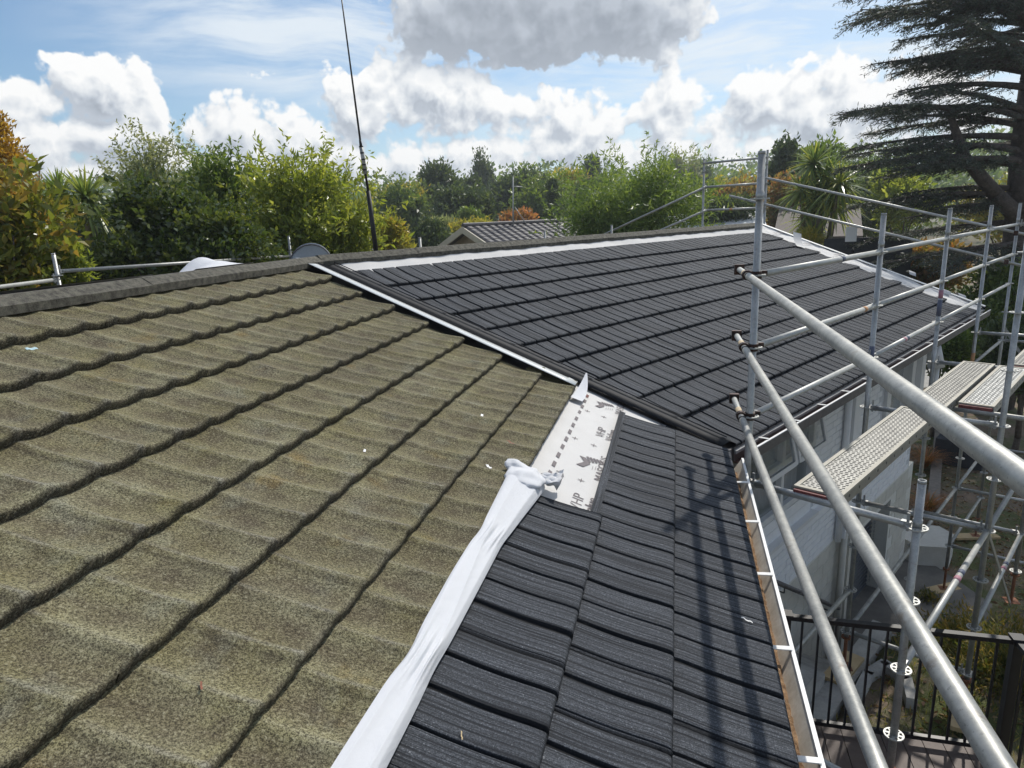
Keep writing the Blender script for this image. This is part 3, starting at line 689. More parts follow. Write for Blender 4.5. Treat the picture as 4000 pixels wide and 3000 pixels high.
for i in range(na):
    a = .6 + 2.55 * i / (na - 1)
    for z in (-3.22, -2.05): cv.append(bpos(a, -.66 + .02 * math.sin(a * 45) + .008 * math.sin(a * 17), z))
child(link_mesh('curtain', np_mesh('curtain', cv, np.array([[2 * i, 2 * i + 2, 2 * i + 3, 2 * i + 1] for i in range(na - 1)]), True), 'curtain'), wo_)
w2 = MB(); bbox(w2, 6.02, 6.95, -.62, -.56, -3.4, -1.96); w2o = w2.build('window', 'frame_white', house)
g = MB(); bbox(g, 6.08, 6.9, -.558, -.552, -3.3, -2.1); child(g.build('pane', 'glass', None), w2o)
# roller door in its reveal
rd = MB(); n_ = 22
for k in range(n_):
    z = -6.24 + (k + .5) * 1.64 / n_
    rd.prism([bpos(5.0, -.80, z - .037), bpos(5.0, -.75, z - .015), bpos(5.0, -.75, z + .015), bpos(5.0, -.80, z + .037)], U * 1.75)
rd.build('roller_door', 'door_metal', house)
ch = MB()
for k in range(44): ch.ring(bpos(6.70, -.70, -4.65 - k * .034), (1, 0, .2) if k % 2 else (0, 1, .2), .006, .012, .006, 8)
ch.build('door_chain', 'galv_old', house)
hr = MB(); hr.tube(bpos(1.95, -.38, -3.87), bpos(4.2, -.38, -5.28), .028, n=12)
hro = hr.build('handrail', 'gutter_metal', house, True)
for a in (2.3, 3.95):
    b = MB(); z = -3.87 - (a - 1.95) * .6267; b.tube(bpos(a, -.38, z - .03), bpos(a, -.38, z - .09), .008, n=6); b.tube(bpos(a, -.38, z - .09), bpos(a, -.51, z - .09), .008, n=6); child(b.build('bracket', 'black_coat', None), hro)
# ------------------------------------------------------------------ rolled-back underlay lying along the old tiles
def cloth_strip():
    na, nc = 260, 44; vs = np.linspace(-5.8, -1.86, na)
    cv_ = np.array([(-5.8, 1.20, .13), (-3.8, 1.20, .118), (-3.5, 1.20, .11), (-3.38, 1.196, .088), (-3.25, 1.20, .108), (-2.9, 1.205, .118), (-2.62, 1.205, .118), (-2.55, 1.20, .105), (-2.45, 1.20, .125), (-2.2, 1.195, .16), (-2.0, 1.19, .19), (-1.86, 1.19, .21)])
    cs = np.interp(vs, cv_[:, 0], cv_[:, 1]); wd = np.interp(vs, cv_[:, 0], cv_[:, 2])
    k = np.ones(9) / 9; cs = np.convolve(np.pad(cs, 4, 'edge'), k, 'valid'); wd = np.convolve(np.pad(wd, 4, 'edge'), k, 'valid')
    q = np.linspace(-1, 1, nc); P = []
    for v, c_, w_ in zip(vs, cs, wd):
        pin = math.exp(-((v + 3.38) / .1) ** 2) + .8 * math.exp(-((v + 2.56) / .09) ** 2)
        env = (1 - q ** 4); tri = lambda u: np.abs(((u / math.pi) % 2) - 1)                      # creases, not waves
        pr = .004 + .007 * (1 - q ** 2) + .009 * tri(q * 2.6 + .9 * math.sin(v * 1.6) + v * 1.1) ** 1.6 * env + .005 * tri(q * 6 - v * 2.3 + 1.5 * math.sin(v * 3.3)) ** 2.5 * env
        pr += pin * .014 * tri(q * 9 + v * 6) ** 1.5 * env + .003 * np.sin(q * 22 + v * 13) * env * pin
        pr += .022 * max(0, (v + 2.4) / .5) * (1 - q ** 2) ** .5
        for qq, h in zip(q, pr): P.append(on(fA, v + .02 * pin * math.sin(qq * 6), c_ + qq * w_ / 2, np.interp(qq, (-1, -.7, 1), (-.012, .004, .018)) + h))
    return np.array(P), na, nc
P, na, nc = cloth_strip()
roll = thing('rolled_underlay', 'white roofing underlay rolled back in a creased strip beside the mossy tiles', 'underlay', on(fA, -3.0, 1.2, -.03))
par(link_mesh('strip', np_mesh('strip', P, grid_faces(na, nc), True), 'cloth'), roll)
def lump(name, c, ax, rad_, seed, amp=.18, fold=5):
    n1, n2 = 40, 28; r = np.random.default_rng(seed); P = []
    for i in range(n1):
        th_ = math.pi * i / (n1 - 1)
        for j in range(n2):
            ph = 2 * math.pi * j / n2; d = np.array([math.sin(th_) * math.cos(ph), math.sin(th_) * math.sin(ph), math.cos(th_)])
            k = 1 + amp * math.sin(fold * ph + 2.3 * th_ + seed) * math.sin(th_) + amp * .6 * math.sin(3 * th_ * fold * .5 + 2 * ph + seed * 1.7) + amp * .35 * math.sin(9 * ph - 5 * th_)
            p = c + ax[0] * d[2] * rad_[0] * k + ax[1] * d[0] * rad_[1] * k + ax[2] * d[1] * rad_[2] * k; P.append(p)
    f = []
    for i in range(n1 - 1):
        for j in range(n2): f.append((i * n2 + j, i * n2 + (j + 1) % n2, (i + 1) * n2 + (j + 1) % n2, (i + 1) * n2 + j))
    return par(link_mesh(name, np_mesh(name, np.array(P), np.array(f), True), 'cloth'), roll)
lump('gathered_end', on(fA, -1.90, 1.195, .022), [fA[1], fA[2], fA[3]], (.125, .10, .040), 3, .09, 5)
lump('gathered_end', on(fA, -1.82, 1.265, .024), [fA[1] * .35 + fA[2] * .93, fA[2] * .35 - fA[1] * .93, fA[3]], (.07, .055, .036), 5, .08, 4)
# frilled bow on the right of the gather
V = []; n1, n2 = 40, 10
for i in range(n1):
    q = i / (n1 - 1); s_ = 1.13 - .105 * q
    for j in range(n2):
        y = -1 + 2 * j / (n2 - 1); fl_ = .045 + .05 * q; h = .012 + .035 * abs(math.cos(y * 4.2 + q * 1.5)) * (.4 + q) + .012 * math.sin(y * 9 + 5 * q)
        V.append(on(fA, -1.82 + y * fl_ + .02 * q, s_ + .008 * math.sin(y * 8), h))
par(link_mesh('frill', np_mesh('frill', V, grid_faces(n1, n2), True), 'cloth'), roll)
# loose white sheet on the ridge and on the rear slope
def sheet(name, label, pts, hgt, seed):
    """puffed sheet over a quad of world points"""
    a, b_, c_, d_ = [np.array(p, float) for p in pts]; n = 26; V = []
    for i in range(n):
        for j in range(n):
            x, y = i / (n - 1), j / (n - 1); p = a * (1 - x) * (1 - y) + b_ * x * (1 - y) + c_ * x * y + d_ * (1 - x) * y
            e = math.sin(math.pi * x) * math.sin(math.pi * y); V.append(p + np.array([0, 0, hgt * e * (1 + .35 * math.sin(7 * x + seed) + .25 * math.sin(11 * y + 3 * x))]))
    o = link_mesh(name, np_mesh(name, V, grid_faces(n, n), True), 'cloth'); return tag(o, label, 'underlay')
rz = np.array([0, 0, 1.])
def rear(v, d, up=0.): return on(fA, v, RIDGE, 0) + np.array([-d * COS, 0, -d * SIN + up])
sheet('underlay_sheet', 'long white underlay sheet along the ridge at the left edge', [rear(-4.6, .04, .085), rear(-1.05, .06, .07), rear(-1.05, .75, .03), rear(-4.6, .75, .10)], .075, 1)
sheet('underlay_sheet', 'small puffed white underlay sheet beside the ridge below the rail', [rear(-.62, .05, .07), rear(.12, .05, .07), rear(.12, .6, .06), rear(-.62, .6, .06)], .11, 4)
def rearB(v, d, up=0.): return on(fB, v, RIDGE, 0) + N * d * COS + np.array([0, 0, -d * SIN + up])
sheet('underlay_sheet', 'thin white underlay strip behind the far ridge near the antenna', [rearB(.8, .12, .06), rearB(3.9, .12, .06), rearB(3.9, .6, .03), rearB(.8, .6, .03)], .05, 2)
# ------------------------------------------------------------------ antenna mast and dish
def ridge_pt(px, py, inn=4.02):
    r = ray(px, py); o = K + N * inn - np.array([0, 0, CZ]); t_ = (o @ N) / (r @ N); return r * t_ + np.array([0, 0, CZ])
p0 = ridge_pt(1472, 992); p1 = ridge_pt(1438, 745); p2 = ridge_pt(1428, 680); p3 = ridge_pt(1410, 570); p4 = ridge_pt(1335, 0); p4 = p4 + (p4 - p3) * .18
an = thing('whip_antenna', 'tall thin whip antenna with black sleeve standing on the ridge', 'antenna', p0 - rz * .12)
b = MB(); b.tube(p0 - rz * .12, p1, .027, .024, 14); par(b.build('sleeve', 'black_rubber', None, True), an)
b = MB(); b.tube(p1, p3, .013, .012, 10); b.tube(p3, p4, .011, .006, 10); par(b.build('rod', 'black_coat', None, True), an)
b = MB(); b.use('galv_old'); b.tube(p2, p3, .021, .021, 14)
b.use('black_rubber')
for q in (.18, .36, .55, .78, 1.0): b.tube(p2 + (p3 - p2) * (q - .05), p2 + (p3 - p2) * q, .0225, .0225, 14)
b.tube(p3, p3 + (p3 - p2) * .22, .016, .011, 12); par(b.build('loading_coil', None, None, True), an)
dc = at(1214, 1000, 8.3); dish = thing('satellite_dish', 'grey satellite dish peeping over the ridge left of the antenna', 'satellite dish', dc - rz * .75)
V = []; fc = []; n1, n2 = 7, 28; face = np.array([.25, -.92, .3]); face /= np.linalg.norm(face); sx = np.cross(face, rz); sx /= np.linalg.norm(sx); sy = np.cross(sx, face)
for i in range(n1 + 1):
    r_ = .255 * i / n1
    for j in range(n2): V.append(dc - rz * .13 + sx * r_ * math.cos(2 * math.pi * j / n2) + sy * r_ * 1.08 * math.sin(2 * math.pi * j / n2) + face * .05 * (i / n1) ** 2)
for i in range(n1):
    for j in range(n2): fc.append((i * n2 + j, i * n2 + (j + 1) % n2, (i + 1) * n2 + (j + 1) % n2, (i + 1) * n2 + j))
o = par(link_mesh('reflector', np_mesh('reflector', V, fc, True), 'dish_grey'), dish); o.modifiers.new('s', 'SOLIDIFY').thickness = .008
b = MB(); b.ring(dc - rz * .13 + face * .05, face, .25, .262, .012, 28); par(b.build('rim', 'gutter_metal', None, True), dish)
b = MB(); b.tube(dc - rz * .75, dc - rz * .2 - face * .03, .02, n=10); par(b.build('mast', 'galv_old', None, True), dish)
# ------------------------------------------------------------------ scaffold
TR = .0242
ros_me = None
def rosette_mesh():
    b = MB(); b.ring((0, 0, 0), (0, 0, 1), .0245, .034, .009, 18); b.ring((0, 0, 0), (0, 0, 1), .052, .0625, .009, 24)
    for k in range(8):
        a = k * math.pi / 4 + .2; d = np.array([math.cos(a), math.sin(a), 0]); b.box(d * .043, (.022, .016 if k % 2 else .010, .0085), [d, np.cross((0, 0, 1), d), (0, 0, 1)])
    o = b.build('rosette', 'galv_pale', None); me = o.data; bpy.data.objects.remove(o); return me
ros_me = rosette_mesh()
ZL = lambda k: .06 - .5 * k                                           # rosette levels relative to the eye
def tube_obj(name, a, b_, r, m, parent, n=16):
    q = MB(); q.tube(a, b_, r, n=n); o = q.build(name, m, None, True); return par(o, parent)
def wedge(p, d, parent):
    """ledger head: cast fork and wedge"""
    d = np.array(d, float); d /= np.linalg.norm(d); s_ = np.cross(rz, d); b = MB()
    b.box(np.array(p) + d * .062, (.055, .034, .05), [d, s_, rz]); b.box(np.array(p) + d * .052 + rz * .02, (.016, .007, .12), [d, s_, rz])
    return b
def standard(parent, xy, ztop, zfoot, levels, foot=True, m='galv'):
    x, y = xy; q = MB(); q.tube((x, y, CZ + zfoot + (.35 if foot else 0)), (x, y, CZ + ztop - .02), TR, n=16)
    q.ring((x, y, CZ + ztop - .01), (0, 0, 1), .019, TR, .02, 16)
    st = par(q.build('standard', m, None, True), parent)
    for z in levels:
        if zfoot + .3 < z < ztop:
            o = bpy.data.objects.new('rosette', ros_me); COL.objects.link(o); o.parent = st; o.location = (x, y, CZ + z); o.rotation_euler = (0, 0, rng.uniform(0, .4))
    q = MB()                                                           # spigot collar and pin holes
    q.ring((x, y, CZ + ztop - .28), (0, 0, 1), TR, TR + .003, .05, 16); o = q.build('spigot_collar', 'galv', None, True); child(o, st)
    if foot:
        q = MB(); q.tube((x, y, CZ + zfoot), (x, y, CZ + zfoot + .42), .018, n=10); q.box((x, y, CZ + zfoot + .004), (.15, .15, .008)); q.ring((x, y, CZ + zfoot + .36), (0, 0, 1), .018, .05, .02, 14)
        child(q.build('base_jack', 'rust', None), st)
    return st
def band(parent, a, b_, f, m, L=.07, r=TR):
    a = np.array(a); b_ = np.array(b_); d = (b_ - a) / np.linalg.norm(b_ - a); p = a + (b_ - a) * f; q = MB(); q.tube(p, p + d * L, r + .0012, n=16); child(q.build('tape_band', m, None, True), parent)
def ledger(parent, a, b_, name='ledger', m='galv', heads=True, bands=()):
    a = np.array(a, float); b_ = np.array(b_, float); d = (b_ - a) / np.linalg.norm(b_ - a)
    o = tube_obj(name, a + d * .07, b_ - d * .07, TR, m, parent)
    if heads:
        for p, dd in ((a, d), (b_, -d)): child(wedge(p, dd, None).build('wedge_head', 'galv', None), o)
    for f_, mm in bands: band(o, a, b_, f_, mm)
    return o
scaf = thing('scaffold', 'galvanised tube scaffold with guard rails standing along the eaves of the house', 'scaffold', (2.8, 6.5, 1.4))
LV = [ZL(k) for k in range(-3, 13)]
I = {1: (.525, 4.89), 2: (1.84, 7.02), 3: (3.12, 9.20), 4: (4.38, 11.36), 5: (5.62, 13.48)}
OUT = {1: (1.46, 4.27), 2: (2.80, 6.50), 3: (4.10, 8.68), 4: (5.38, 10.84), 5: (6.62, 12.95)}
GL = -4.9; GF = -6.22
st = standard(scaf, I[1], .36, -4.85, LV); 
st2 = standard(scaf, I[2], -.09, -4.87, LV[3:]); st3 = standard(scaf, I[3], -.09, GF, LV[3:]); st4 = standard(scaf, I[4], -.09, GF, LV[3:]); st5 = standard(scaf, I[5], -.09, GF, LV[3:])
def v3(p, z): return np.array([p[0], p[1], CZ + z])
for s_, k, z, m in ((st2, 2, -1.33, 'tape_blue'), (st3, 3, -1.05, 'tape_pink'), (st3, 3, -1.17, 'tape_blue'), (st4, 4, -2.25, 'tape_orange'), (st3, 3, -2.6, 'rust')):
    q = MB(); q.tube(v3(I[k], z), v3(I[k], z - (.2 if m != 'tape_pink' else .1)), TR + .0012, n=16); child(q.build('tape_band', m, None, True), s_)
so1 = standard(scaf, OUT[1], -1.63, -4.09, LV); standard(scaf, OUT[2], .1, -4.87, LV); standard(scaf, OUT[3], -.09, -4.85, LV[3:]); standard(scaf, OUT[4], -.09, -6.0, LV[3:]); standard(scaf, OUT[5], -.09, GF, LV[3:])
for z in (-.44, -.94, -1.44):
    for k in (1, 2, 3, 4):
        ledger(scaf, v3(I[k], z), v3(I[k + 1], z), 'ledger', 'galv_pale', True, {(2, -1.44): [(.42, 'tape_pink'), (.46, 'tape_blue')], (1, -.94): [(.86, 'tape_orange')], (1, -.44): [(.6, 'tape_blue')]}.get((k, z), ()))
for k, z in ((1, -3.94), (2, -4.44), (3, -4.44), (4, -4.44), (4, -5.44), (4, -2.44)): ledger(scaf, v3(I[k], z), v3(I[k + 1], z), 'ledger', 'galv_old')
for k, z in ((1, -2.94), (2, -2.94), (2, -3.94)): ledger(scaf, v3(OUT[k], z), v3(OUT[k + 1], z), 'ledger', 'galv_pale', True, [(.55, 'tape_pink'), (.60, 'tape_blue')])
for k, z in ((1, -1.94), (1, -3.94), (2, -1.94), (2, -2.94), (2, -4.44), (3, -1.94), (3, -3.94), (4, -1.94), (4, -4.44), (4, -5.44), (5, -2.44), (5, -4.44)): ledger(scaf, v3(I[k], z), v3(OUT[k], z), 'transom', 'galv')
q = MB()
ledger(scaf, bpos(2.93, .72, -1.97), bpos(2.93, 1.9, -1.97), 'transom', 'galv_old', False)
# flat diagonal braces of the outer and end bays
for a, b_ in ((v3(OUT[2], -2.94), v3(OUT[3], -4.9)), (v3(OUT[3], -2.0), v3(OUT[4], -3.9)), (v3(I[5], -2.2), v3(OUT[5], -4.0)), (v3(OUT[4], -2.2), v3(OUT[5], -4.2))):
    d = b_ - a; L = np.linalg.norm(d); d /= L; s_ = np.cross(d, rz); s_ /= np.linalg.norm(s_); q = MB(); q.box((a + b_) / 2, (L, .012, .042), [d, s_, np.cross(s_, d)]); par(q.build('brace', 'galv', None), scaf)
# three guard tubes running along the near eave, sleeved ends clamped to the corner standard
for z in (-.44, -.94, -1.44):
    far_, near = np.array([.452, 5.42, CZ + z]), np.array([.546, 1.3, CZ + z]); d = (near - far_) / np.linalg.norm(near - far_)
    q = MB(); q.tube(far_ + d * .62, far_ + d * 7.1, TR, n=24); g_ = par(q.build('guard_tube', 'galv_old', None, True), scaf)
    q = MB(); q.tube(far_, far_ + d * .63, .0205, n=20); child(q.build('sleeve', 'galv_pale', None, True), g_)
    q = MB(); q.tube(far_ + d * .36, far_ + d * .56, .0215, n=20); child(q.build('tape_band', 'tape_tan', None, True), g_)
    q = MB(); q.ring(far_ + d * .63, d, .021, .0275, .02, 24); child(q.build('collar', 'black_rubber', None, True), g_)
    q = MB(); q.box(far_ + d * .05, (.045, .07, .075), [d, np.cross(rz, d), rz]); q.ring(far_ + d * .05, d, .02, .036, .05, 14); child(q.build('end_coupler', 'coupler', None), g_)
    p = far_ + d * .53; q = MB(); q.ring(p, d, .0215, .034, .045, 14); q.box(p + np.array([.035, 0, .0]), (.07, .05, .05)); q.ring((I[1][0], I[1][1], CZ + z), (0, 0, 1), TR, .036, .05, 14); q.box((I[1][0] + .03, I[1][1] + .045, CZ + z + .01), (.09, .03, .03)); child(q.build('coupler', 'coupler', None), g_)
# gable end: two tall standards at the ridge, raked guard rails down both slopes
T1 = bpos(9.95, -5.72, 0)[:2]; T2 = bpos(9.95, -4.26, 0)[:2]
standard(scaf, T1, 1.13, GF, [1.03, .51, .0]); standard(scaf, T2, 1.18, GF, [1.03, .51, .0])
for z in (1.03, .51, .0): ledger(scaf, v3(T1, z), v3(T2, z), 'ledger', 'galv', True, [(.45, 'tape_orange')] if z == 0 else ())
def raked(a, b_):
    o = tube_obj('raked_rail', a, b_, TR, 'galv', scaf); return o
raked(bpos(9.88, -4.42, .66), bpos(9.88, 1.3, -.87)); raked(bpos(9.88, -5.05, .29), bpos(9.88, .45, -1.16))
raked(bpos(9.88, -5.6, .52), bpos(9.88, -8.6, -.55)); raked(bpos(9.88, -5.6, .0), bpos(9.88, -8.0, -.85))
ledger(scaf, v3(I[5], -.44), bpos(9.95, 1.33, -.44), 'ledger', 'galv')
for a_, z in ((.28, -.60), (.2, -1.08)):
    q = MB(); q.box(bpos(9.70, a_ - .05, z + .02), (.07, .06, .08), AX); par(q.build('coupler', 'coupler', None), scaf)
# rear scaffold behind the ridge
rs = thing('rear_scaffold', 'rear scaffold whose rail and post tops show over the ridge at left', 'scaffold', (-7.67, 9.8, 0))
for (x, y, zt) in ((-7.67, 7.1, -.20), (-7.67, 12.58, -.17), (-4.72, 12.25, -.28), (-2.9, 15.31, -.30), (-1.61, 17.48, -.26)): standard(rs, (x, y), zt, -6.22, [-.48, -.98], True)
ledger(rs, (-7.67, 7.1, CZ - .43), (-7.67, 12.58, CZ - .57), 'ledger', 'galv_old'); ledger(rs, (-7.67, 7.1, CZ - .53), (-7.60, 1.0, CZ - .62), 'ledger', 'galv_pale')
ledger(rs, (-4.72, 12.25, CZ - .55), (-1.61, 17.48, CZ - .55), 'ledger', 'galv_old'); ledger(rs, (-7.67, 12.58, CZ - .6), (-4.72, 12.25, CZ - .6), 'ledger', 'galv_old')
# steel planks hooked over the transoms
def plank(label, a0, a1, o0, z, parent_dirty, wid=.32, inner='plank_steel'):
    t_ = thing('scaffold_plank', label, 'plank', bpos((a0 + a1) / 2, o0 + wid / 2, z - .07), 'steel planks on the scaffold')
    b = MB(); bbox(b, a0 + .03, a1 - .03, o0 + .03, o0 + wid - .03, z - .008, z - .004)
    par(b.build('deck_plate', inner, None), t_)
    b = MB()
    for oo in (o0, o0 + wid - .03): bbox(b, a0, a1, oo, oo + .03, z - .012, z + .004)
    bbox(b, a0, a0 + .035, o0 + .03, o0 + wid - .03, z - .012, z + .003); bbox(b, a1 - .035, a1, o0 + .03, o0 + wid - .03, z - .012, z + .003)
    par(b.build('rim', 'plank_edge', None), t_)
    for oo in (o0, o0 + wid - .005):
        b = MB(); b.use(inner); bbox(b, a0, a1, oo, oo + .005, z - .085, z - .012)
        so_ = par(b.build('side', None, None), t_)
        h = MB()
        for k in range(12):
            a = a0 + .15 + k * (a1 - a0 - .3) / 11; h.tube(bpos(a, oo - .0008, z - .04), bpos(a, oo + .0058, z - .04), .012, n=10)
        child(h.build('side_holes', 'slot', None), so_)
    g = MB(); n_ = int((a1 - a0 - .12) / .034)
    for i in range(n_):
        a = a0 + .06 + i * .034
        for j in range(7):
            oo = o0 + .05 + j * .0366 + (.009 if i % 2 else -.009) * .5
            g.use('slot'); bbox(g, a - .004, a + .003, oo - .010, oo + .010, z - .0038, z - .0032)
            g.use('plank_steel'); V = [bpos(a + .004, oo - .013, z - .004), bpos(a + .004, oo + .013, z - .004), bpos(a + .014, oo + .013, z - .004), bpos(a + .014, oo - .013, z - .004), bpos(a + .005, oo - .009, z - .0012), bpos(a + .005, oo + .009, z - .0012)]
            g.add(V, [(0, 1, 5, 4), (1, 2, 5), (2, 3, 4, 5), (3, 0, 4)])
    o = par(g.build('anti_slip_tread', None, None), t_); o['kind'] = 'stuff'
    for a in (a0, a1):
        b = MB(); bbox(b, a - .03, a + .03, o0 + .01, o0 + wid - .01, z - .05, z - .014); par(b.build('end_hook', 'plank_red' if a == a0 else 'galv', None), t_)
    return t_
plank('nearest steel plank with louvred tread and red end, beside the brick wall', -.08, 2.43, .56, -1.885, 1)
plank('second steel plank, in line beyond the nearest one', 2.5, 4.9, .57, -1.885, 1)
plank('short steel plank lying outside the second plank', 2.95, 4.95, .92, -1.905, 1, .29, 'galv')
plank('far steel plank past the outer standard at the right edge', 5.0, 7.4, 1.0, -1.885, 1)
plank('low steel plank at the right edge below the outer standard', 2.3, 4.7, 1.62, -2.45, 1, .3, 'galv')
# ------------------------------------------------------------------ deck and balustrade
DZ = CZ - 4.10
deck = thing('deck', 'dark stained timber deck below the near gutter', 'deck', (1.5, 3.2, 0))
for k in range(13):
    x = .62 + k * .146; b = MB(); b.box((x + .07, 3.05 + rng.normal(0, .004), DZ - .0125), (.140, 4.1, .025)); par(b.build('board', 'deck_wood', None), deck)
for y in (1.2, 3.0, 4.85):
    b = MB(); b.box((1.5, y, DZ - .11), (1.9, .05, .16)); par(b.build('joist', 'grey_timber', None), deck)
for x in (.7, 2.45):
    for y in (1.2, 4.8): b = MB(); b.box((x, y, (DZ - .19) / 2), (.09, .09, DZ - .19)); par(b.build('post', 'grey_timber', None), deck)
bal = thing('balustrade', 'black powder-coated balustrade around the deck', 'balustrade', (1.65, 5.03, DZ))
def rail(a, b_, z, h, w_, name='rail'):
    a = np.array([*a, CZ + z]); b_ = np.array([*b_, CZ + z]); d = b_ - a; L = np.linalg.norm(d); d /= L; q = MB(); q.box((a + b_) / 2, (L, w_, h), [d, np.cross(rz, d), rz]); return par(q.build(name, 'black_coat', None), bal)
c0, c1, c2 = (.88, 5.04), (2.44, 5.0), (2.55, 1.2)
for a, b_ in ((c0, c1), (c1, c2)):
    rail(a, b_, -3.11, .035, .05, 'top_rail'); rail(a, b_, -4.03, .035, .035, 'bottom_rail')
    L = math.hypot(b_[0] - a[0], b_[1] - a[1]); n_ = int(L / .12)
    for k in range(1, n_):
        x = a[0] + (b_[0] - a[0]) * k / n_; y = a[1] + (b_[1] - a[1]) * k / n_; q = MB(); q.box((x, y, CZ - 3.57), (.016, .016, .90)); par(q.build('baluster', 'black_coat', None), bal)
for x, y in (c0, c1, c2):
    q = MB(); q.box((x, y, CZ - 3.60), (.065, .065, 1.0)); q.box((x, y, CZ - 3.085), (.09, .09, .02)); q.box((x, y, DZ + .005), (.13, .13, .008)); par(q.build('post', 'black_coat', None), bal)
# ------------------------------------------------------------------ ground, paths and steps
def gh(x, y):
    q = np.array([x, y]) - K[:2]; a = q @ U[:2]; o_ = -(q @ N[:2])
    sm = lambda e0, e1, v: (lambda t_: t_ * t_ * (3 - 2 * t_))(min(max((v - e0) / (e1 - e0), 0), 1))
    h = 1.33 * (1 - sm(3.0, 6.2, a - .55 * max(o_ - 1.5, 0))) * sm(.22, .42, o_) * (1 - sm(10, 16, math.hypot(x, y)))
    return h + .04 * math.sin(x * 1.7) * math.sin(y * 1.3) - .03
def axis(dense0, dense1, step, lim):
    a = list(np.arange(dense0, dense1, step)); v = dense1; st_ = step
    while v < lim: a.append(v); st_ *= 1.35; v += st_
    a.append(lim); v = dense0; st_ = step; pre = []
    while v > -lim: st_ *= 1.35; v -= st_; pre.append(max(v, -lim))
    return np.array(sorted(set(pre)) + a)
gx = axis(-1, 9, .2, 900.); gy = axis(2, 15, .2, 900.)
V = np.array([(x, y, gh(x, y)) for y in gy for x in gx]); gr_ = link_mesh('ground', np_mesh('ground', V, grid_faces(len(gy), len(gx)), True), 'ground'); tag(gr_, kind='structure')
drv = MB(); drv.prism([bpos(4.1, -.75, -6.235), bpos(4.1, .22, -6.235), bpos(6.0, 1.0, -6.235), bpos(7.4, .9, -6.235), bpos(8.2, -.1, -6.235), bpos(8.2, -.75, -6.235)][::-1], (0, 0, .02)); tag(drv.build('driveway', 'asphalt', None), kind='structure')
steps = MB()
for k in range(9):
    a0 = 1.75 + k * .27; z = -4.78 - k * .163; bbox(steps, a0, a0 + .285 if k < 8 else 4.15, -.505, .2, -6.25, z)
bbox(steps, -.2, 1.75, -.505, .2, -6.25, -4.62); tag(steps.build('garden_steps', 'concrete', None), kind='structure')
kb = MB(); bbox(kb, -.2, 3.6, .2, .42, -6.25, -4.91); bbox(kb, 3.6, 4.6, .2, .36, -6.25, -5.6); kbo = tag(kb.build('retaining_kerb', 'concrete', None), 'rough concrete kerb holding the bank beside the steps', 'kerb')
kb = MB(); p = [onz(3330, 2760, CZ - 4.9), onz(3390, 2640, CZ - 4.9), onz(3455, 2600, CZ - 4.9), onz(3540, 2660, CZ - 4.9), onz(3560, 2740, CZ - 4.9)]
for i in range(4):
    a, b_ = p[i], p[i + 1]; d = b_ - a; L = np.linalg.norm(d); d /= L; kb.box((a + b_) / 2 - rz * .1, (L + .04, .10, .3), [d, np.cross(rz, d), rz])
tag(kb.build('garden_edging', 'concrete', None), 'broken concrete edging around the grass below the deck', 'edging')
def sole(label, c, ang_, L=.6, w_=.22):
    d = np.array([math.cos(ang_), math.sin(ang_), 0]); b = MB(); b.box(np.array(c), (L, w_, .045), [d, np.cross(rz, d), rz]); return tag(b.build('sole_board', 'pine_board', None), label, 'board')
sole('pale pine board under the scaffold foot by the steps', (I[2][0], I[2][1], CZ - 4.895), 1.0); sole('pale pine board under the scaffold foot behind the balustrade', (OUT[2][0], OUT[2][1], CZ - 4.895), 1.3, .55)
sole('pine board lying on bare soil under the farthest standard', (I[5][0], I[5][1], CZ - 6.235), .2, .8, .2)
for k in (3, 4): sole(['pine board under the third standard from the house corner', 'pine board under the fourth standard from the house corner'][k - 3], (I[k][0], I[k][1], CZ - 6.235), .5, .5)
for k, zf in ((3, -4.87), (4, -6.02)): pass
cb = MB(); pc = onz(3610, 2170, .0); pts = [pc + np.array([math.cos(a) * r_, math.sin(a) * r_, -.02]) for a, r_ in ((0.2, .5), (.9, .55), (1.7, .5), (2.5, .55), (3.3, .5), (4.2, .52), (5.2, .5))]
cb.prism(pts, (0, 0, .42)); tag(cb.build('concrete_block', 'concrete_pale', None), 'chunky pale concrete block beside the garage wall', 'block')
eb = MB(); a, b_ = onz(3642, 1995, .05), onz(3672, 1660, .05); d = b_ - a; L = np.linalg.norm(d); d /= L; eb.box((a + b_) / 2, (L, .22, .16), [d, np.cross(rz, d), rz]); tag(eb.build('timber_sleeper', 'grey_timber', None), 'grey timber sleeper edging running away beside the bank', 'sleeper')
pb = MB(); a, b_ = onz(3690, 1812, .02), onz(3785, 1830, .02); d = b_ - a; d /= np.linalg.norm(d); s_ = np.cross(rz, d); pb.box((a + b_) / 2 + rz * .3 + s_ * .45, (1.0, .9, .62), [d, s_, rz]); tag(pb.build('planter', 'wall_dark', None), 'black box planter standing on the bare soil', 'planter')
rp = MB(); c = [onz(3500, 1330, .012), onz(3720, 1340, .012), onz(3760, 1500, .012), onz(3560, 1520, .012)]; rp.prism(c[::-1], (0, 0, .006)); tag(rp.build('road', 'concrete', None), kind='structure')
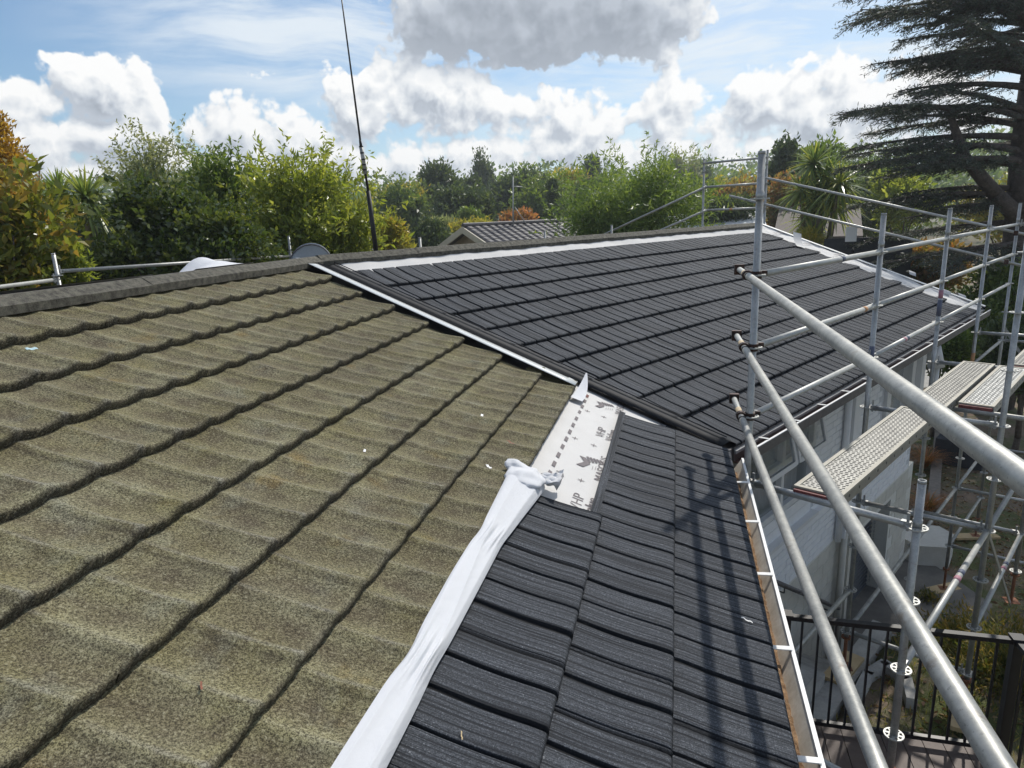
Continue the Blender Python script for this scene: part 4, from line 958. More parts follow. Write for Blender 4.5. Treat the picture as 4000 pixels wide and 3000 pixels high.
# ------------------------------------------------------------------ vegetation
def unit(a): return a / np.maximum(np.linalg.norm(a, axis=-1, keepdims=True), 1e-9)
def leaf_mesh(name, C_, D, size, r, asp=.42, fold=.12, tint=None):
    """one folded four-cornered leaf for every point"""
    n = len(C_); D = unit(D); S = unit(np.cross(D, r.normal(size=(n, 3)))); Nn = np.cross(S, D)
    L = (size * r.uniform(.6, 1.3, n))[:, None]
    mid = C_ + D * L * .45
    V = np.stack([C_, mid + S * L * asp * .5 + Nn * L * fold, C_ + D * L - Nn * L * fold * .5, mid - S * L * asp * .5 + Nn * L * fold], 1).reshape(-1, 3)
    f = np.arange(n * 4).reshape(n, 4)
    tn = np.repeat(np.clip(tint if tint is not None else r.random(n), 0, 1), 4)
    return np_mesh(name, V, f, False, dict(tint=tn))
def crown_points(c, ax, rd, r, nb, ncl, per, spread, shape='round', sub=.42, up=.35):
    """clumped leaves: sub-blobs on the crown, twigs on the sub-blobs, leaves on the twigs"""
    d = unit(r.normal(size=(nb, 3))); rr = r.uniform(.35, .86, nb)[:, None]
    bc = d * rr
    if shape == 'cone': h = r.uniform(-1, 1, nb); k = (1 - h) / 2 * .75 + .04; bc = np.stack([d[:, 0] * k, d[:, 1] * k, h], 1)
    if shape == 'dome': bc[:, 2] = np.abs(bc[:, 2]) * 1.25 - .35
    bs = sub * r.uniform(.65, 1.25, nb)
    if shape == 'cone': bs *= (1.05 - bc[:, 2]) * .55
    idx = r.integers(0, nb, ncl); td = unit(r.normal(size=(ncl, 3))); td[:, 2] = np.where(r.random(ncl) < .3, np.abs(td[:, 2]), td[:, 2])
    tp = bc[idx] + td * bs[idx][:, None] * r.uniform(.55, 1.05, ncl)[:, None]
    tp = tp * rd; wd = td * rd / max(rd)
    ti = np.repeat(np.arange(ncl), per); n = len(ti)
    P = tp[ti] + np.clip(r.normal(size=(n, 3)), -1.4, 1.4) * spread
    D = unit(wd[ti]) * .7 + r.normal(size=(n, 3)) * .65 + np.array([0, 0, up])
    tone = (r.random(ncl) * .55 + r.random(nb)[idx] * .25)[ti] + r.random(n) * .25
    return c + P @ np.array(ax), D, tone
def limbs(b, base, c, rd, r, tr, n=6, m=None):
    mid = base * .35 + c * .65; b.path([base, base * .65 + mid * .35 + r.normal(size=3) * tr * .6 * [1, 1, 0], mid], [tr, tr * .8, tr * .6], 9)
    for k in range(n):
        e = c + unit(r.normal(size=3) * [1, 1, .7]) * rd * .75; s_ = base + (mid - base) * r.uniform(.55, 1); q = (s_ + e) / 2 + np.array([0, 0, .12 * rd[2]])
        b.path([s_, q, e], [tr * .45, tr * .28, tr * .1], 6)
def tree(name, label, px0, px1, yt, yb, d, lm, size, ncl, per, seed, shape='round', nb=14, sub=.42, spread=None, asp=.42, depth=.8, up=.35, bark='bark', trunk=None, cat='tree', group=None, zb=None, fold=.12, shoots=0, slen=.7, arch=.25):
    r = np.random.default_rng(seed); xc = (px0 + px1) / 2
    c = at(xc, (yt + yb) / 2, d); wv = (px1 - px0) / F * d / 2; hv = (yb - yt) / F * d / 2
    rx = R[:, 0] * [1, 1, 0]; rx = unit(rx); ax = np.array([rx, np.cross(rz, rx), rz]); rd = np.array([wv, wv * depth, hv]) * .76
    g = gh(c[0], c[1]) if zb is None else zb; base = np.array([c[0], c[1], g - .05])
    t_ = thing(name, label, cat, base, group)
    P, D, tn = crown_points(c, ax, rd, r, nb, ncl, per, spread or size * 1.1, shape, sub, up)
    if shoots:
        sd = unit(r.normal(size=(shoots, 3)) * [1, 1, .6] + [0, 0, .75]); sp = c + (sd * rd * r.uniform(.85, 1.12, shoots)[:, None]) @ ax
        so_ = unit(sd @ ax + [0, 0, .9] + r.normal(size=(shoots, 3)) * .25); ln = r.uniform(.5, 1.15, shoots) * slen; nl = 16
        q = np.tile(np.linspace(.1, 1, nl), shoots)[:, None]; si = np.repeat(np.arange(shoots), nl)
        tipv = sp[si] + so_[si] * ln[si][:, None] * q - np.array([0, 0, 1]) * arch * ln[si][:, None] * q ** 2
        P = np.concatenate([P, tipv]); D = np.concatenate([D, so_[si] * .5 + r.normal(size=(len(si), 3)) * .75]); tn = np.concatenate([tn, np.clip(.35 + .6 * r.random(len(si)), 0, 1)])
    keep = P[:, 2] > g + .05; P, D, tn = P[keep], D[keep], tn[keep]
    par(link_mesh('crown', leaf_mesh('crown', P, D, size, r, asp, fold, tn), lm), t_)
    b = MB(); limbs(b, base, c, rd, r, trunk or max(.05, hv * .06)); par(b.build('trunk', bark, None, True), t_)
    return t_
def palm(name, label, px, py, d, rad_, n, lm, seed, heads=None, cat='palm', trunk=.09):
    """cabbage tree: trunk with spiky heads of strap leaves"""
    r = np.random.default_rng(seed); hs = heads or [(px, py)]; base = at(px, 1000, d); base[2] = gh(base[0], base[1]) - .05
    t_ = thing(name, label, cat, base); fork = np.array([base[0], base[1], 0]); b = MB()
    pts = [at(x, y, d + dd) for x, y, *q in [(h[0], h[1]) for h in hs] for dd in (r.uniform(-.6, .6),)]
    zf = min(p[2] for p in pts) - 1.6 if len(pts) > 1 else pts[0][2] - .4; fork = np.array([base[0], base[1], max(zf, 1.)])
    b.path([base, fork], [trunk * 1.25, trunk], 9)
    for p in pts: b.path([fork, (fork + p) / 2 + np.array([(p - fork)[0], (p - fork)[1], 0]) * .22, p], [trunk * .9, trunk * .75, trunk * .65], 8)
    par(b.build('trunk', 'bark_pale', None, True), t_)
    V = []; f = []; tn = []
    for hi, p in enumerate(pts):
        rr = rad_ * (hs[hi][2] if len(hs[hi]) > 2 else 1)
        for k in range(n):
            az_ = r.uniform(0, 2 * math.pi); el_ = math.asin(r.uniform(-.75, 1)); dv = np.array([math.cos(az_) * math.cos(el_), math.sin(az_) * math.cos(el_), math.sin(el_)])
            sd = unit(np.cross(dv, rz + r.normal(size=3) * .2)); L = rr * r.uniform(.75, 1.1); wd = rr * .038 + .006; i0 = len(V); tt = r.random()
            for q in range(5):
                x = q / 4; c = p + dv * L * x - rz * L * .28 * x * x * (1.2 - el_ * .5); ww = wd * (1 - x) ** .6 * (.6 + 1.2 * x if x < .4 else 1); V += [c - sd * ww, c + sd * ww]; tn += [tt, tt]
            f += [(i0 + 2 * q, i0 + 2 * q + 1, i0 + 2 * q + 3, i0 + 2 * q + 2) for q in range(4)]
    par(link_mesh('leaf_heads', np_mesh('leaf_heads', np.array(V), np.array(f), True, dict(tint=np.array(tn))), lm), t_)
    return t_
# left group
tree('tree', 'olive green tree filling the gap between the dark camellia and the light green tree', 560, 1300, 690, 1150, 20, 'leaf_mid', .15, 2600, 8, 55, 'round', 34, .34, .15, .4, .5, .35, shoots=60, slen=.7)
tree('golden_conifer', 'golden orange conifer rising at the left edge', -330, 330, 400, 1250, 21, 'leaf_gold', .15, 3800, 9, 1, 'cone', 60, .30, .16, .35, .9, .5, trunk=.2)
tree('magnolia_tree', 'large-leaved bronze and green magnolia at the left edge', -340, 230, 680, 1290, 12.2, 'leaf_magnolia', .17, 1150, 7, 2, 'round', 26, .36, .13, .48, .8, shoots=30, slen=.6, arch=.1)
palm('cabbage_tree', 'spiky cabbage tree between the magnolia and the dark hedge', 335, 770, 16.5, .80, 190, 'leaf_palm', 3, [(335, 775, 1.0), (235, 760, .8)])
tree('camellia_tree', 'dense glossy dark green camellia behind the rear rail', 220, 1090, 720, 1320, 14.6, 'leaf_camellia', .115, 6000, 8, 4, 'round', 44, .34, .09, .55, .55, .2, trunk=.12, shoots=70, slen=.5, arch=.2)
tree('shrub', 'yellow-green leafy shrub low beside the magnolia', 120, 330, 880, 1180, 12.6, 'leaf_light', .09, 600, 7, 41, 'round', 12, .42, .07, .4, .8, .3, cat='shrub')
tree('tree', 'airy pale tree with small leaves behind the camellia', 440, 830, 560, 960, 25, 'leaf_grey', .13, 1500, 7, 5, 'round', 24, .34, .2, .4, shoots=90, slen=1.1, arch=.2)
tree('tree', 'bright mid green tree just right of the airy pale one', 730, 1060, 620, 1020, 18, 'leaf_mid', .15, 900, 8, 6, 'round', 18, .36, .13, .33, .8, .5, shoots=50, slen=.7, arch=.1)
tree('tree', 'dark olive tree behind the spiky cabbage tree', 250, 560, 720, 1000, 30, 'leaf_dark', .16, 1600, 7, 7, 'round', 16, .4, .2)
tree('loquat_tree', 'light green tree with upright leafy shoots left of the antenna', 880, 1540, 615, 1280, 16.6, 'leaf_light', .17, 2900, 8, 8, 'round', 42, .30, .15, .30, .75, .45, trunk=.11, shoots=110, slen=.95, arch=.1)
for k, (x, y) in enumerate(((1190, 500), (1100, 560), (1265, 560), (1310, 620), (960, 580), (1010, 560), (1390, 680), (1050, 600))): pass
tree('shrub', 'sunny yellow-green shrub right of the antenna sleeve', 1430, 1650, 845, 1120, 22, 'leaf_yellow', .17, 900, 7, 9, 'round', 16, .4, .15, .36, .8, .4, cat='shrub')
tree('shrub', 'dark bushy shrub beside the neighbour gable', 1600, 1780, 850, 1060, 34, 'leaf_dark', .2, 700, 7, 10, 'round', 14, .42, .2, cat='shrub')
# middle distance
for k, (a_, b_, y_, d_, lm_, lb_) in enumerate(((1480, 1680, 730, 58, 'leaf_mid', 'soft green tree left of the big dark one'), (1980, 2240, 690, 60, 'leaf_mid', 'soft green tree right of the broad dark one'), (2230, 2420, 680, 64, 'leaf_mid', 'mid green tree just behind the left side of the peach tree'), (1660, 1960, 740, 52, 'leaf_dark', 'low dark green tree in front of the central pair'), (2700, 2960, 720, 60, 'leaf_yellow', 'yellowing tree behind the tall gable standards'), (2880, 3080, 700, 64, 'leaf_mid', 'green tree between the standards and the round-headed dark tree'), (3250, 3560, 640, 52, 'leaf_mid', 'green tree half hidden by the cedar tips'))):
    tree('tree', lb_, a_, b_, y_, 980, d_, lm_, .38, 2600, 6, 200 + k, 'round', 30, .36, .45, shoots=40, slen=2.)
tree('tree', 'yellowish round tree behind the antenna sleeve', 1440, 1700, 700, 960, 62, 'leaf_yellow', .42, 2200, 6, 11, 'round', 16, .42, .6)
tree('tree', 'big dark broadleaf tree, left of the two in the centre', 1590, 1800, 645, 960, 66, 'leaf_dark', .45, 3200, 7, 12, 'round', 22, .40, .6)
tree('tree', 'open dark tree with sky showing through in the centre', 1770, 1900, 665, 960, 70, 'leaf_dark', .42, 1600, 6, 13, 'round', 18, .36, .55)
tree('tree', 'broad dark tree directly above the neighbour roof', 1880, 2180, 660, 970, 66, 'leaf_dark', .45, 3800, 7, 14, 'round', 26, .38, .6)
tree('poplar_tree', 'slim dark poplar spire, the taller of the pair', 1856, 1906, 598, 940, 95, 'leaf_dark', .5, 1000, 7, 15, 'round', 22, .5, .5)
tree('poplar_tree', 'small slim poplar right of the taller spire', 1888, 1925, 640, 940, 97, 'leaf_dark', .45, 700, 7, 16, 'round', 16, .5, .5)
tree('tree', 'low dull green tree left of the yellow-topped one', 2100, 2330, 700, 960, 80, 'leaf_mid', .5, 2000, 6, 17, 'round', 18, .4, .7)
tree('tree', 'yellow-topped round tree behind the peach tree', 2110, 2300, 648, 940, 72, 'leaf_yellow', .45, 2000, 6, 18, 'round', 16, .4, .6)
tree('willow_shrub', 'feathery grey-green shrub in front of the dark trees', 1640, 1800, 830, 1010, 44, 'leaf_grey', .4, 700, 7, 19, 'dome', 14, .42, .25, .16, .8, .9, cat='shrub')
tree('shrub', 'rounded clipped green bush beside the willowy shrub', 1780, 1900, 805, 960, 46, 'leaf_mid', .25, 900, 7, 20, 'round', 18, .42, .22, cat='shrub')
tree('shrub', 'orange-tipped photinia bush behind the tv aerial', 1930, 2110, 800, 980, 40, 'leaf_orange', .28, 900, 7, 21, 'round', 20, .38, .2, cat='shrub')
tree('shrub', 'brown-green mixed shrub above the neighbour gable', 1720, 1960, 850, 1010, 36, 'leaf_yellow', .22, 900, 7, 22, 'round', 18, .38, .18, cat='shrub')
tree('cypress', 'narrow green cypress left of the peach tree', 2130, 2190, 700, 900, 50, 'leaf_dark', .3, 420, 7, 23, 'cone', 24, .45, .2)
tree('conifer', 'pair-topped dark conifer behind the peach tree', 2270, 2360, 590, 900, 90, 'leaf_dark', .5, 1200, 7, 24, 'cone', 24, .45, .5)
tree('peach_tree', 'light green peach tree with long drooping leaves beyond the far ridge', 2070, 2850, 600, 1150, 23.5, 'leaf_peach', .20, 3600, 8, 25, 'round', 46, .30, .2, .22, .7, -.15, trunk=.12, shoots=120, slen=1.3, arch=.45)
for k, (x0, x1, y) in enumerate(((2600, 2680, 575), (2660, 2730, 590), (2710, 2780, 600), (2570, 2630, 600))):
    tree('poplar_tree', ['leftmost tall grey-green poplar behind the scaffold corner', 'second grey-green poplar behind the scaffold corner', 'right poplar next to the tall gable standard', 'short poplar at the left of the distant row'][[0, 1, 2, 3][k]], x0, x1, y, 960, 110 + k * 3, 'leaf_grey' if k < 2 else 'leaf_mid', .5, 1000, 7, 26 + k, 'round', 22, .5, .5, group='distant poplars')
tree('tree', 'olive and russet hedge tree behind the gable standards', 2740, 3060, 690, 960, 48, 'leaf_red', .35, 1200, 7, 31, 'round', 26, .36, .3)
tree('shrub', 'grey-green dense shrub behind the lower gable rail', 2660, 2960, 755, 960, 36, 'leaf_dark', .22, 1400, 7, 32, 'round', 24, .38, .2, cat='shrub')
tree('tree', 'olive hedge tree between the peach tree and the gable standards', 2560, 2860, 700, 950, 52, 'leaf_mid', .4, 900, 7, 33, 'round', 20, .4, .35)
tree('tree', 'tall round-headed dark tree left of the cedar tips', 2985, 3130, 545, 940, 46, 'leaf_dark', .36, 900, 7, 34, 'round', 20, .38, .3)
tree('tree', 'green tree with bare twigs beside the cedar tips', 3110, 3300, 540, 950, 44, 'leaf_mid', .34, 800, 7, 35, 'round', 22, .34, .3)
tree('tree', 'russet brown thinning tree behind the cabbage trees', 2990, 3160, 640, 960, 38, 'leaf_red', .26, 700, 6, 36, 'round', 18, .36, .25)
palm('cabbage_tree', 'clump of spiky cabbage trees left of the cedar', 3190, 820, 26, 1.15, 130, 'leaf_palm', 37, [(3180, 640), (3225, 690), (3280, 720), (3130, 745, .9), (3200, 770), (3260, 790), (3165, 860, .9), (3180, 930, .8)], trunk=.1)
tree('shrub', 'bright yellow-green shrub in front of the dark neighbour wall', 3080, 3200, 870, 1030, 25, 'leaf_yellow', .2, 500, 6, 38, 'dome', 12, .45, .12, .15, .8, .9, cat='shrub')
tree('tree', 'bright lime tree glowing behind the cedar', 3390, 3680, 680, 900, 42, 'leaf_light', .32, 1100, 7, 39, 'round', 22, .38, .25)
tree('tree', 'lime green tree right of the cedar trunk foot', 3780, 4150, 690, 960, 44, 'leaf_yellow', .34, 800, 7, 40, 'round', 18, .4, .3)
tree('shrub', 'autumn red and green shrub behind the guard rails', 3400, 3760, 930, 1200, 27, 'leaf_red', .22, 1500, 7, 42, 'round', 26, .36, .18, cat='shrub')
tree('shrub', 'dark green shrub mass under the cedar', 3640, 4150, 1030, 1480, 24, 'leaf_mid', .16, 3400, 8, 43, 'round', 40, .32, .16, .4, .5, cat='shrub')
tree('shrub', 'leafy shrub beside the pale road behind the wall corner', 3560, 3800, 1250, 1480, 21, 'leaf_mid', .14, 1000, 8, 44, 'round', 20, .38, .14, cat='shrub')
tree('shrub', 'dark shrub at the right edge behind the scaffold standards', 3830, 4200, 1180, 1560, 20, 'leaf_dark', .14, 2000, 8, 45, 'round', 30, .34, .14, .4, .5, cat='shrub')
# distant belt of trees closing the horizon
r = np.random.default_rng(77); Ps = []; 
for k in range(150):
    x = -900 + k * 42 + r.uniform(-15, 15); d = r.uniform(120, 230); c = at(x, 850, d); h = r.uniform(11, 17) * d / 150; n = 420
    Ps.append(np.array([c[0], c[1], 0]) + np.stack([r.normal(0, 4.2, n), r.normal(0, 4.2, n), h * np.sqrt(r.random(n))], 1))
Ps = np.concatenate(Ps); tag(link_mesh('distant_woods', leaf_mesh('distant_woods', Ps, r.normal(size=Ps.shape), 1.1, r, .7, .1), 'leaf_mid'), 'far belt of trees along the horizon', 'woods', None, 'stuff')
# juniper bushes below the deck corner
def spray(name, label, c, rd, n, lm, seed, size=.10):
    r = np.random.default_rng(seed); base = np.array([c[0], c[1], gh(c[0], c[1]) - .03]); t_ = thing(name, label, 'shrub', base)
    nb = n // 22; d = unit(r.normal(size=(nb, 3)) * [1, 1, .7] + [0, 0, .35]); L = r.uniform(.45, 1., nb)[:, None]; tips = d * rd * L
    ti = np.repeat(np.arange(nb), 22); q = r.uniform(.3, 1, len(ti))[:, None]
    P = base + tips[ti] * q + np.array([0, 0, -.10]) * q ** 2 + r.normal(size=(len(ti), 3)) * .028; D = d[ti] + r.normal(size=(len(ti), 3)) * .55
    par(link_mesh('foliage', leaf_mesh('foliage', P, D, size, r, .2, .05, (r.random(nb)[ti] * .5 + q[:, 0] * .5)), lm), t_)
    b = MB()
    for k in range(14): b.path([base, base + tips[k * 3 % nb] * .55], [.018, .006], 6)
    par(b.build('stems', 'bark', None), t_)
for k, (px, py, z, rr, lb) in enumerate(((3860, 2500, -4.9, 1.0, 'golden tipped juniper beyond the balustrade corner'), (3990, 2640, -4.9, 1.0, 'juniper at the right edge behind the balustrade'), (3745, 2450, -5.0, .7, 'small green juniper beside the pink-taped tube'), (3640, 2290, -6.0, .32, 'low mossy tuft beside the concrete block'))):
    p = onz(px, py, CZ + z); spray('juniper', lb, p, np.array([rr, rr, rr * .8]), 11000 if rr > .4 else 1600, 'needle_juniper', 60 + k, .085)
sedge = onz(3625, 1990, .1)
# tussock beside the wall
def tussock(label, p, h, n, seed, lm='leaf_orange'):
    r = np.random.default_rng(seed); az_ = r.uniform(0, 6.28, n); V = []; f = []; tn = []
    for a in az_:
        ln = h * r.uniform(.6, 1.1); ou = r.uniform(.3, .9) * h; i0 = len(V); sd = np.array([-math.sin(a), math.cos(a), 0]) * .006; tt = r.random()
        for q in range(5):
            x = q / 4; c = p + np.array([math.cos(a) * ou * x ** 1.3, math.sin(a) * ou * x ** 1.3, ln * (x - .45 * x ** 3)]); V += [c - sd * (1 - x * .8), c + sd * (1 - x * .8)]; tn += [tt, tt]
        f += [(i0 + 2 * q, i0 + 2 * q + 1, i0 + 2 * q + 3, i0 + 2 * q + 2) for q in range(4)]
    return tag(link_mesh('tussock_grass', np_mesh('tussock_grass', np.array(V), np.array(f), True, dict(tint=np.array(tn))), lm), label, 'grass clump')
tussock('golden tussock grass beside the garage wall corner', onz(3620, 2010, .0), .7, 420, 5); tussock('second golden tussock farther along the wall', onz(3612, 1830, .0), .8, 380, 6)
# grass on the bank
r = np.random.default_rng(5); n = 26000; xy = np.stack([r.uniform(1.4, 7.5, n), r.uniform(5.2, 17, n)], 1); pr_ = (xy - K[:2]) @ U[:2]; ot = -((xy - K[:2]) @ N[:2])
ok = (ot > .45) & ~((pr_ > 3.9) & (pr_ < 8.4) & (ot < .95)); xy = xy[ok]; pat = np.sin(xy[:, 0] * 2.1 + 1) * np.sin(xy[:, 1] * 1.7) + r.normal(0, .5, len(xy)); xy = xy[(pat > .25) | (xy[:, 1] < 8.2)]
P = np.array([(x, y, gh(x, y)) for x, y in xy]); D = r.normal(size=P.shape) * .45 + np.array([0, 0, 1]); tag(link_mesh('grass', leaf_mesh('grass', P, D, .09, r, .12, .02), 'grass_blade'), 'patchy short grass on the bank below the scaffold', 'grass', None, 'stuff')
r = np.random.default_rng(15); n = 9000; xy = np.stack([r.uniform(2.0, 9, n), r.uniform(6, 19, n)], 1); ot = -((xy - K[:2]) @ N[:2]); pr_ = (xy - K[:2]) @ U[:2]
xy = xy[((ot > .45) | (pr_ > 8.3)) & ~((pr_ > 3.9) & (pr_ < 8.4) & (ot < .95))]; P = np.array([(x, y, gh(x, y) + .01) for x, y in xy]); D = r.normal(size=P.shape) * [1, 1, .15]
leaf_mat('leaf_fallen', (.10, .055, .03), (.24, .15, .08), (.36, .27, .16), .7, .2); tag(link_mesh('leaf_litter', leaf_mesh('leaf_litter', P, D, .085, r, .45, .1), 'leaf_fallen'), 'brown fallen leaves scattered over the soil', 'leaf litter', None, 'stuff')
# ------------------------------------------------------------------ the cedar
def cedar():
    r = np.random.default_rng(9); d = 25.; base = at(3945, 1000, d); base[2] = gh(base[0], base[1]) - .1
    t_ = thing('cedar_tree', 'huge dark cedar with layered drooping branches at the right edge', 'tree', base)
    rx = unit(R[:, 0] * [1, 1, 0]); ry = np.cross(rz, rx)
    top = base + rz * 21 + rx * .8; tp = lambda z: base + (top - base) * ((z - base[2]) / (top[2] - base[2])) + rx * .25 * math.sin(z * .5)
    b = MB(); zs = np.linspace(base[2], top[2], 12); b.path([tp(z) for z in zs], [.62 * (1 - .86 * k / 11) ** .8 for k in range(12)], 14)
    NP = []; ND = []; 
    def branch(p0, az_, L, rise, r0, lev=0):
        """arched limb; needles on flat side sprays"""
        dh = rx * math.cos(az_) + ry * math.sin(az_); n = 9; pts = []
        wob = r.uniform(-.25, .25)
        for k in range(n):
            x = k / (n - 1); pts.append(p0 + dh * L * x + np.cross(rz, dh) * wob * L * x * x * .4 + rz * (rise * L * x - L * .42 * x * x * (rise * .7 + .24)))
        b.path(pts, [r0 * (1 - .88 * k / (n - 1)) for k in range(n)], 7)
        for k in range(int(L * 9)):
            x = r.uniform(.22, 1); i = min(int(x * (n - 1)), n - 2); q = x * (n - 1) - i; p = pts[i] * (1 - q) + pts[i + 1] * q; sg = r.choice([-1, 1])
            sd = unit(np.cross(rz, dh) * sg * r.uniform(.5, 1) + dh * r.uniform(.45, 1.0)); l2 = r.uniform(.35, 1.0) * (1.25 - x) * min(L * .34, 1.7) + .22
            e = p + sd * l2 - rz * l2 * r.uniform(.05, .42); b.tube(p, e, .014, .004, 4, False)
            m = int(l2 * 44); u_ = r.uniform(.05, 1, m)[:, None]; NP.append(p + (e - p) * u_ + r.normal(size=(m, 3)) * [.045, .045, .03]); ND.append(sd * .55 + r.normal(size=(m, 3)) * [.6, .6, .35] - rz * .35)
        for k in range(int(L * 5)):
            x = r.uniform(.3, 1.); i = min(int(x * (n - 1)), n - 2); p = pts[i]; m = 16; NP.append(pts[i] + (pts[i + 1] - pts[i]) * r.random((m, 1)) + r.normal(size=(m, 3)) * .05); ND.append(r.normal(size=(m, 3)) * .6 - rz * .3)
    # tiers: height above the eye, azimuth (pi = left), length
    z = base[2] + 6.2
    while z < base[2] + 18:
        k = r.integers(2, 4)
        for j in range(k):
            az_ = r.uniform(-.35, math.pi + .45)
            L = r.uniform(2.6, 4.8) * (1 - .35 * (z - base[2]) / 20)
            branch(tp(z + r.uniform(-.25, .25)), az_, L, r.uniform(.05, .3), .11)
        z += r.uniform(.55, .95)
    for zz, L, rs_ in ((5.3, 6.6, .02), (6.0, 6.2, .1), (7.0, 6.9, .12), (7.8, 7.3, .22), (8.6, 7.0, .26), (9.4, 7.4, .30), (10.2, 7.2, .32), (11.0, 7.6, .34), (11.8, 6.9, .36), (12.7, 7.4, .36), (13.6, 6.6, .36), (14.4, 6.8, .3)):
        for da in (-.4, 0, .4): branch(tp(base[2] + zz + r.uniform(-.45, .45)), math.pi + da + r.uniform(-.2, .2), L * r.uniform(.42, .78), rs_ + r.uniform(-.12, .12), .11)
    # heavy lower limb forking to the left
    p = tp(base[2] + 5.6); q1 = p - rx * 1.2 + rz * .9 - ry * .3; q2 = p - rx * 2.3 + rz * 1.9 - ry * .5; q3 = p - rx * 2.9 + rz * 3.2 - ry * .5; b.path([p, q1, q2, q3], [.26, .2, .15, .07], 9)
    for q in (q1, q2, q3):
        for j in range(2): branch(q, math.pi + r.uniform(-.5, .5), r.uniform(2.4, 3.8), .08, .07)
    par(b.build('trunk', 'cedar_bark', None, True), t_)
    P = np.concatenate(NP); D = np.concatenate(ND); print('cedar needles', len(P))
    par(link_mesh('crown', leaf_mesh('crown', P, D, .12, r, .2, .04), 'needle_cedar'), t_)
cedar()
# ------------------------------------------------------------------ neighbouring houses
def rail_tri(b, poly, off): b.prism(poly, off)
def neighbour():
    ap = at(1840, 886, 24.); wl_ = at(1700, 985, 24.5); rr_ = at(2010, 985, 23.); ax = unit((rr_ - wl_) * [1, 1, 0]); bk = np.cross(rz, ax); 
    ang_ = 1.15; ax2 = unit(ax * math.cos(ang_) + bk * math.sin(ang_))                      # ridge runs back to the right
    h = thing('neighbour_house', 'neighbouring house with cream gable and dark tiled roof beyond the ridge', 'house', np.array([ap[0], ap[1], 0]))
    wdir = np.cross(ax2, rz); L = 8.; hw = 1.7; dz = .72
    lft, rgt = ap - wdir * -hw * -1 - rz * dz, ap + wdir * hw - rz * dz
    b = MB(); b.prism([np.array([*lft[:2], 0]), np.array([*rgt[:2], 0]), rgt - rz * .1, ap - rz * .12, lft - rz * .1], ax2 * L); par(b.build('wall', 'wall_tan', None), h)
    for sgn, e in ((-1, lft), (1, rgt)):
        b = MB(); o_ = (e - ap) * 1.12; b.prism([ap - ax2 * .35, ap + o_ - ax2 * .35, ap + o_ - ax2 * .35 - rz * .12, ap - ax2 * .35 - rz * .12], ax2 * (L + .6)); rf = par(b.build('roof', 'roof_tile_far', None), h)
        u_ = unit(o_); nn_ = unit(np.cross(ax2, u_)); nn_ = nn_ if nn_[2] > 0 else -nn_
        for k in range(9):
            for j in range(26):
                if sgn < 0 and j > 8: continue
                p = ap - ax2 * .3 + ax2 * (j * .33 + .16) + u_ * (k + .5) * np.linalg.norm(o_) / 9; b = MB()
                if k == 0 and j == 0 and sgn == 1: pass
                b.prism([p - ax2 * .15 - u_ * .18 + nn_ * .005, p - ax2 * .08 - u_ * .18 + nn_ * .05, p + ax2 * .08 - u_ * .18 + nn_ * .05, p + ax2 * .15 - u_ * .18 + nn_ * .005], u_ * .34 + nn_ * .02); child(b.build('tile', 'roof_tile_far', None), rf)
        b = MB(); b.prism([ap - ax2 * .4 + rz * .02, ap + o_ - ax2 * .4 + rz * .02, ap + o_ - ax2 * .4 - rz * .2, ap - ax2 * .4 - rz * .2], ax2 * .05); par(b.build('barge_board', 'cream_paint', None), h)
    b = MB(); b.tube(ap - ax2 * .35 + rz * .05, ap + ax2 * (L + .2) + rz * .05, .09, n=8); par(b.build('ridge_cap', 'roof_tile_far', None), h)
    # tv aerial on the roof
    q = at(2004, 900, 25.); tvt = at(2004, 690, 25.); t_ = thing('tv_aerial', 'thin tv aerial mast with stay on the neighbour roof', 'aerial', q - rz * .3)
    b = MB(); b.tube(q - rz * .3, tvt, .03, .022, 8); par(b.build('mast', 'galv_pale', None, True), t_)
    b = MB(); b.tube(at(2000, 728, 25), at(2040, 730, 25.2), .02, n=6); par(b.build('cross_arm', 'galv_pale', None, True), t_)
    b = MB(); b.tube(at(2012, 810, 25), at(2075, 905, 25.6), .016, n=6); par(b.build('stay', 'galv_pale', None, True), t_)
neighbour()
def low_house(name, label, pa, pb, d, zr, depth, rise, wallm, roofm, over=.4):
    """plain gabled house: eave line between two photo columns at distance d"""
    a, b_ = at(pa, 900, d), at(pb, 900, d); a[2] = b_[2] = 0; ax = unit(b_ - a); bk = np.cross(rz, ax); L = np.linalg.norm(b_ - a)
    h = thing(name, label, 'house', (a + b_) / 2); he = CZ + zr - rise
    q = MB(); q.box((a + b_) / 2 + bk * depth / 2 + rz * he / 2, (L, depth, he), [ax, bk, rz]); wl_ = par(q.build('wall', wallm, None), h)
    for k in range(max(2, int(L / 3))):
        c = a + ax * (L * (k + .5) / max(2, int(L / 3))) + rz * (he - 1.3); q = MB(); q.box(c - bk * .03, (1.2, .06, 1.1), [ax, bk, rz]); wn = child(q.build('window', 'frame_white', None), h); wn.matrix_parent_inverse = Matrix.Translation(-h.location)
        q = MB(); q.box(c - bk * .065, (1.06, .02, .96), [ax, bk, rz]); child(q.build('pane', 'glass', None), wn)
    for s_, off in ((0, -over), (1, depth + over)):
        e0 = a + bk * off + rz * he - ax * over; r0 = a + bk * depth / 2 + rz * (he + rise) - ax * over; q = MB(); q.prism([e0, r0, r0 - rz * .12, e0 - rz * .12], ax * (L + 2 * over)); par(q.build('roof', roofm, None), h)
    return h
low_house('white_house', 'low house with pale metal roof behind the gable standards', 2590, 2960, 34, -.15, 7, .8, 'frame_white', 'roof_white')
low_house('brown_roofed_house', 'brown tiled house behind the cabbage trees', 3060, 3330, 33, .0, 8, 1.3, 'frame_white', 'roof_brown')
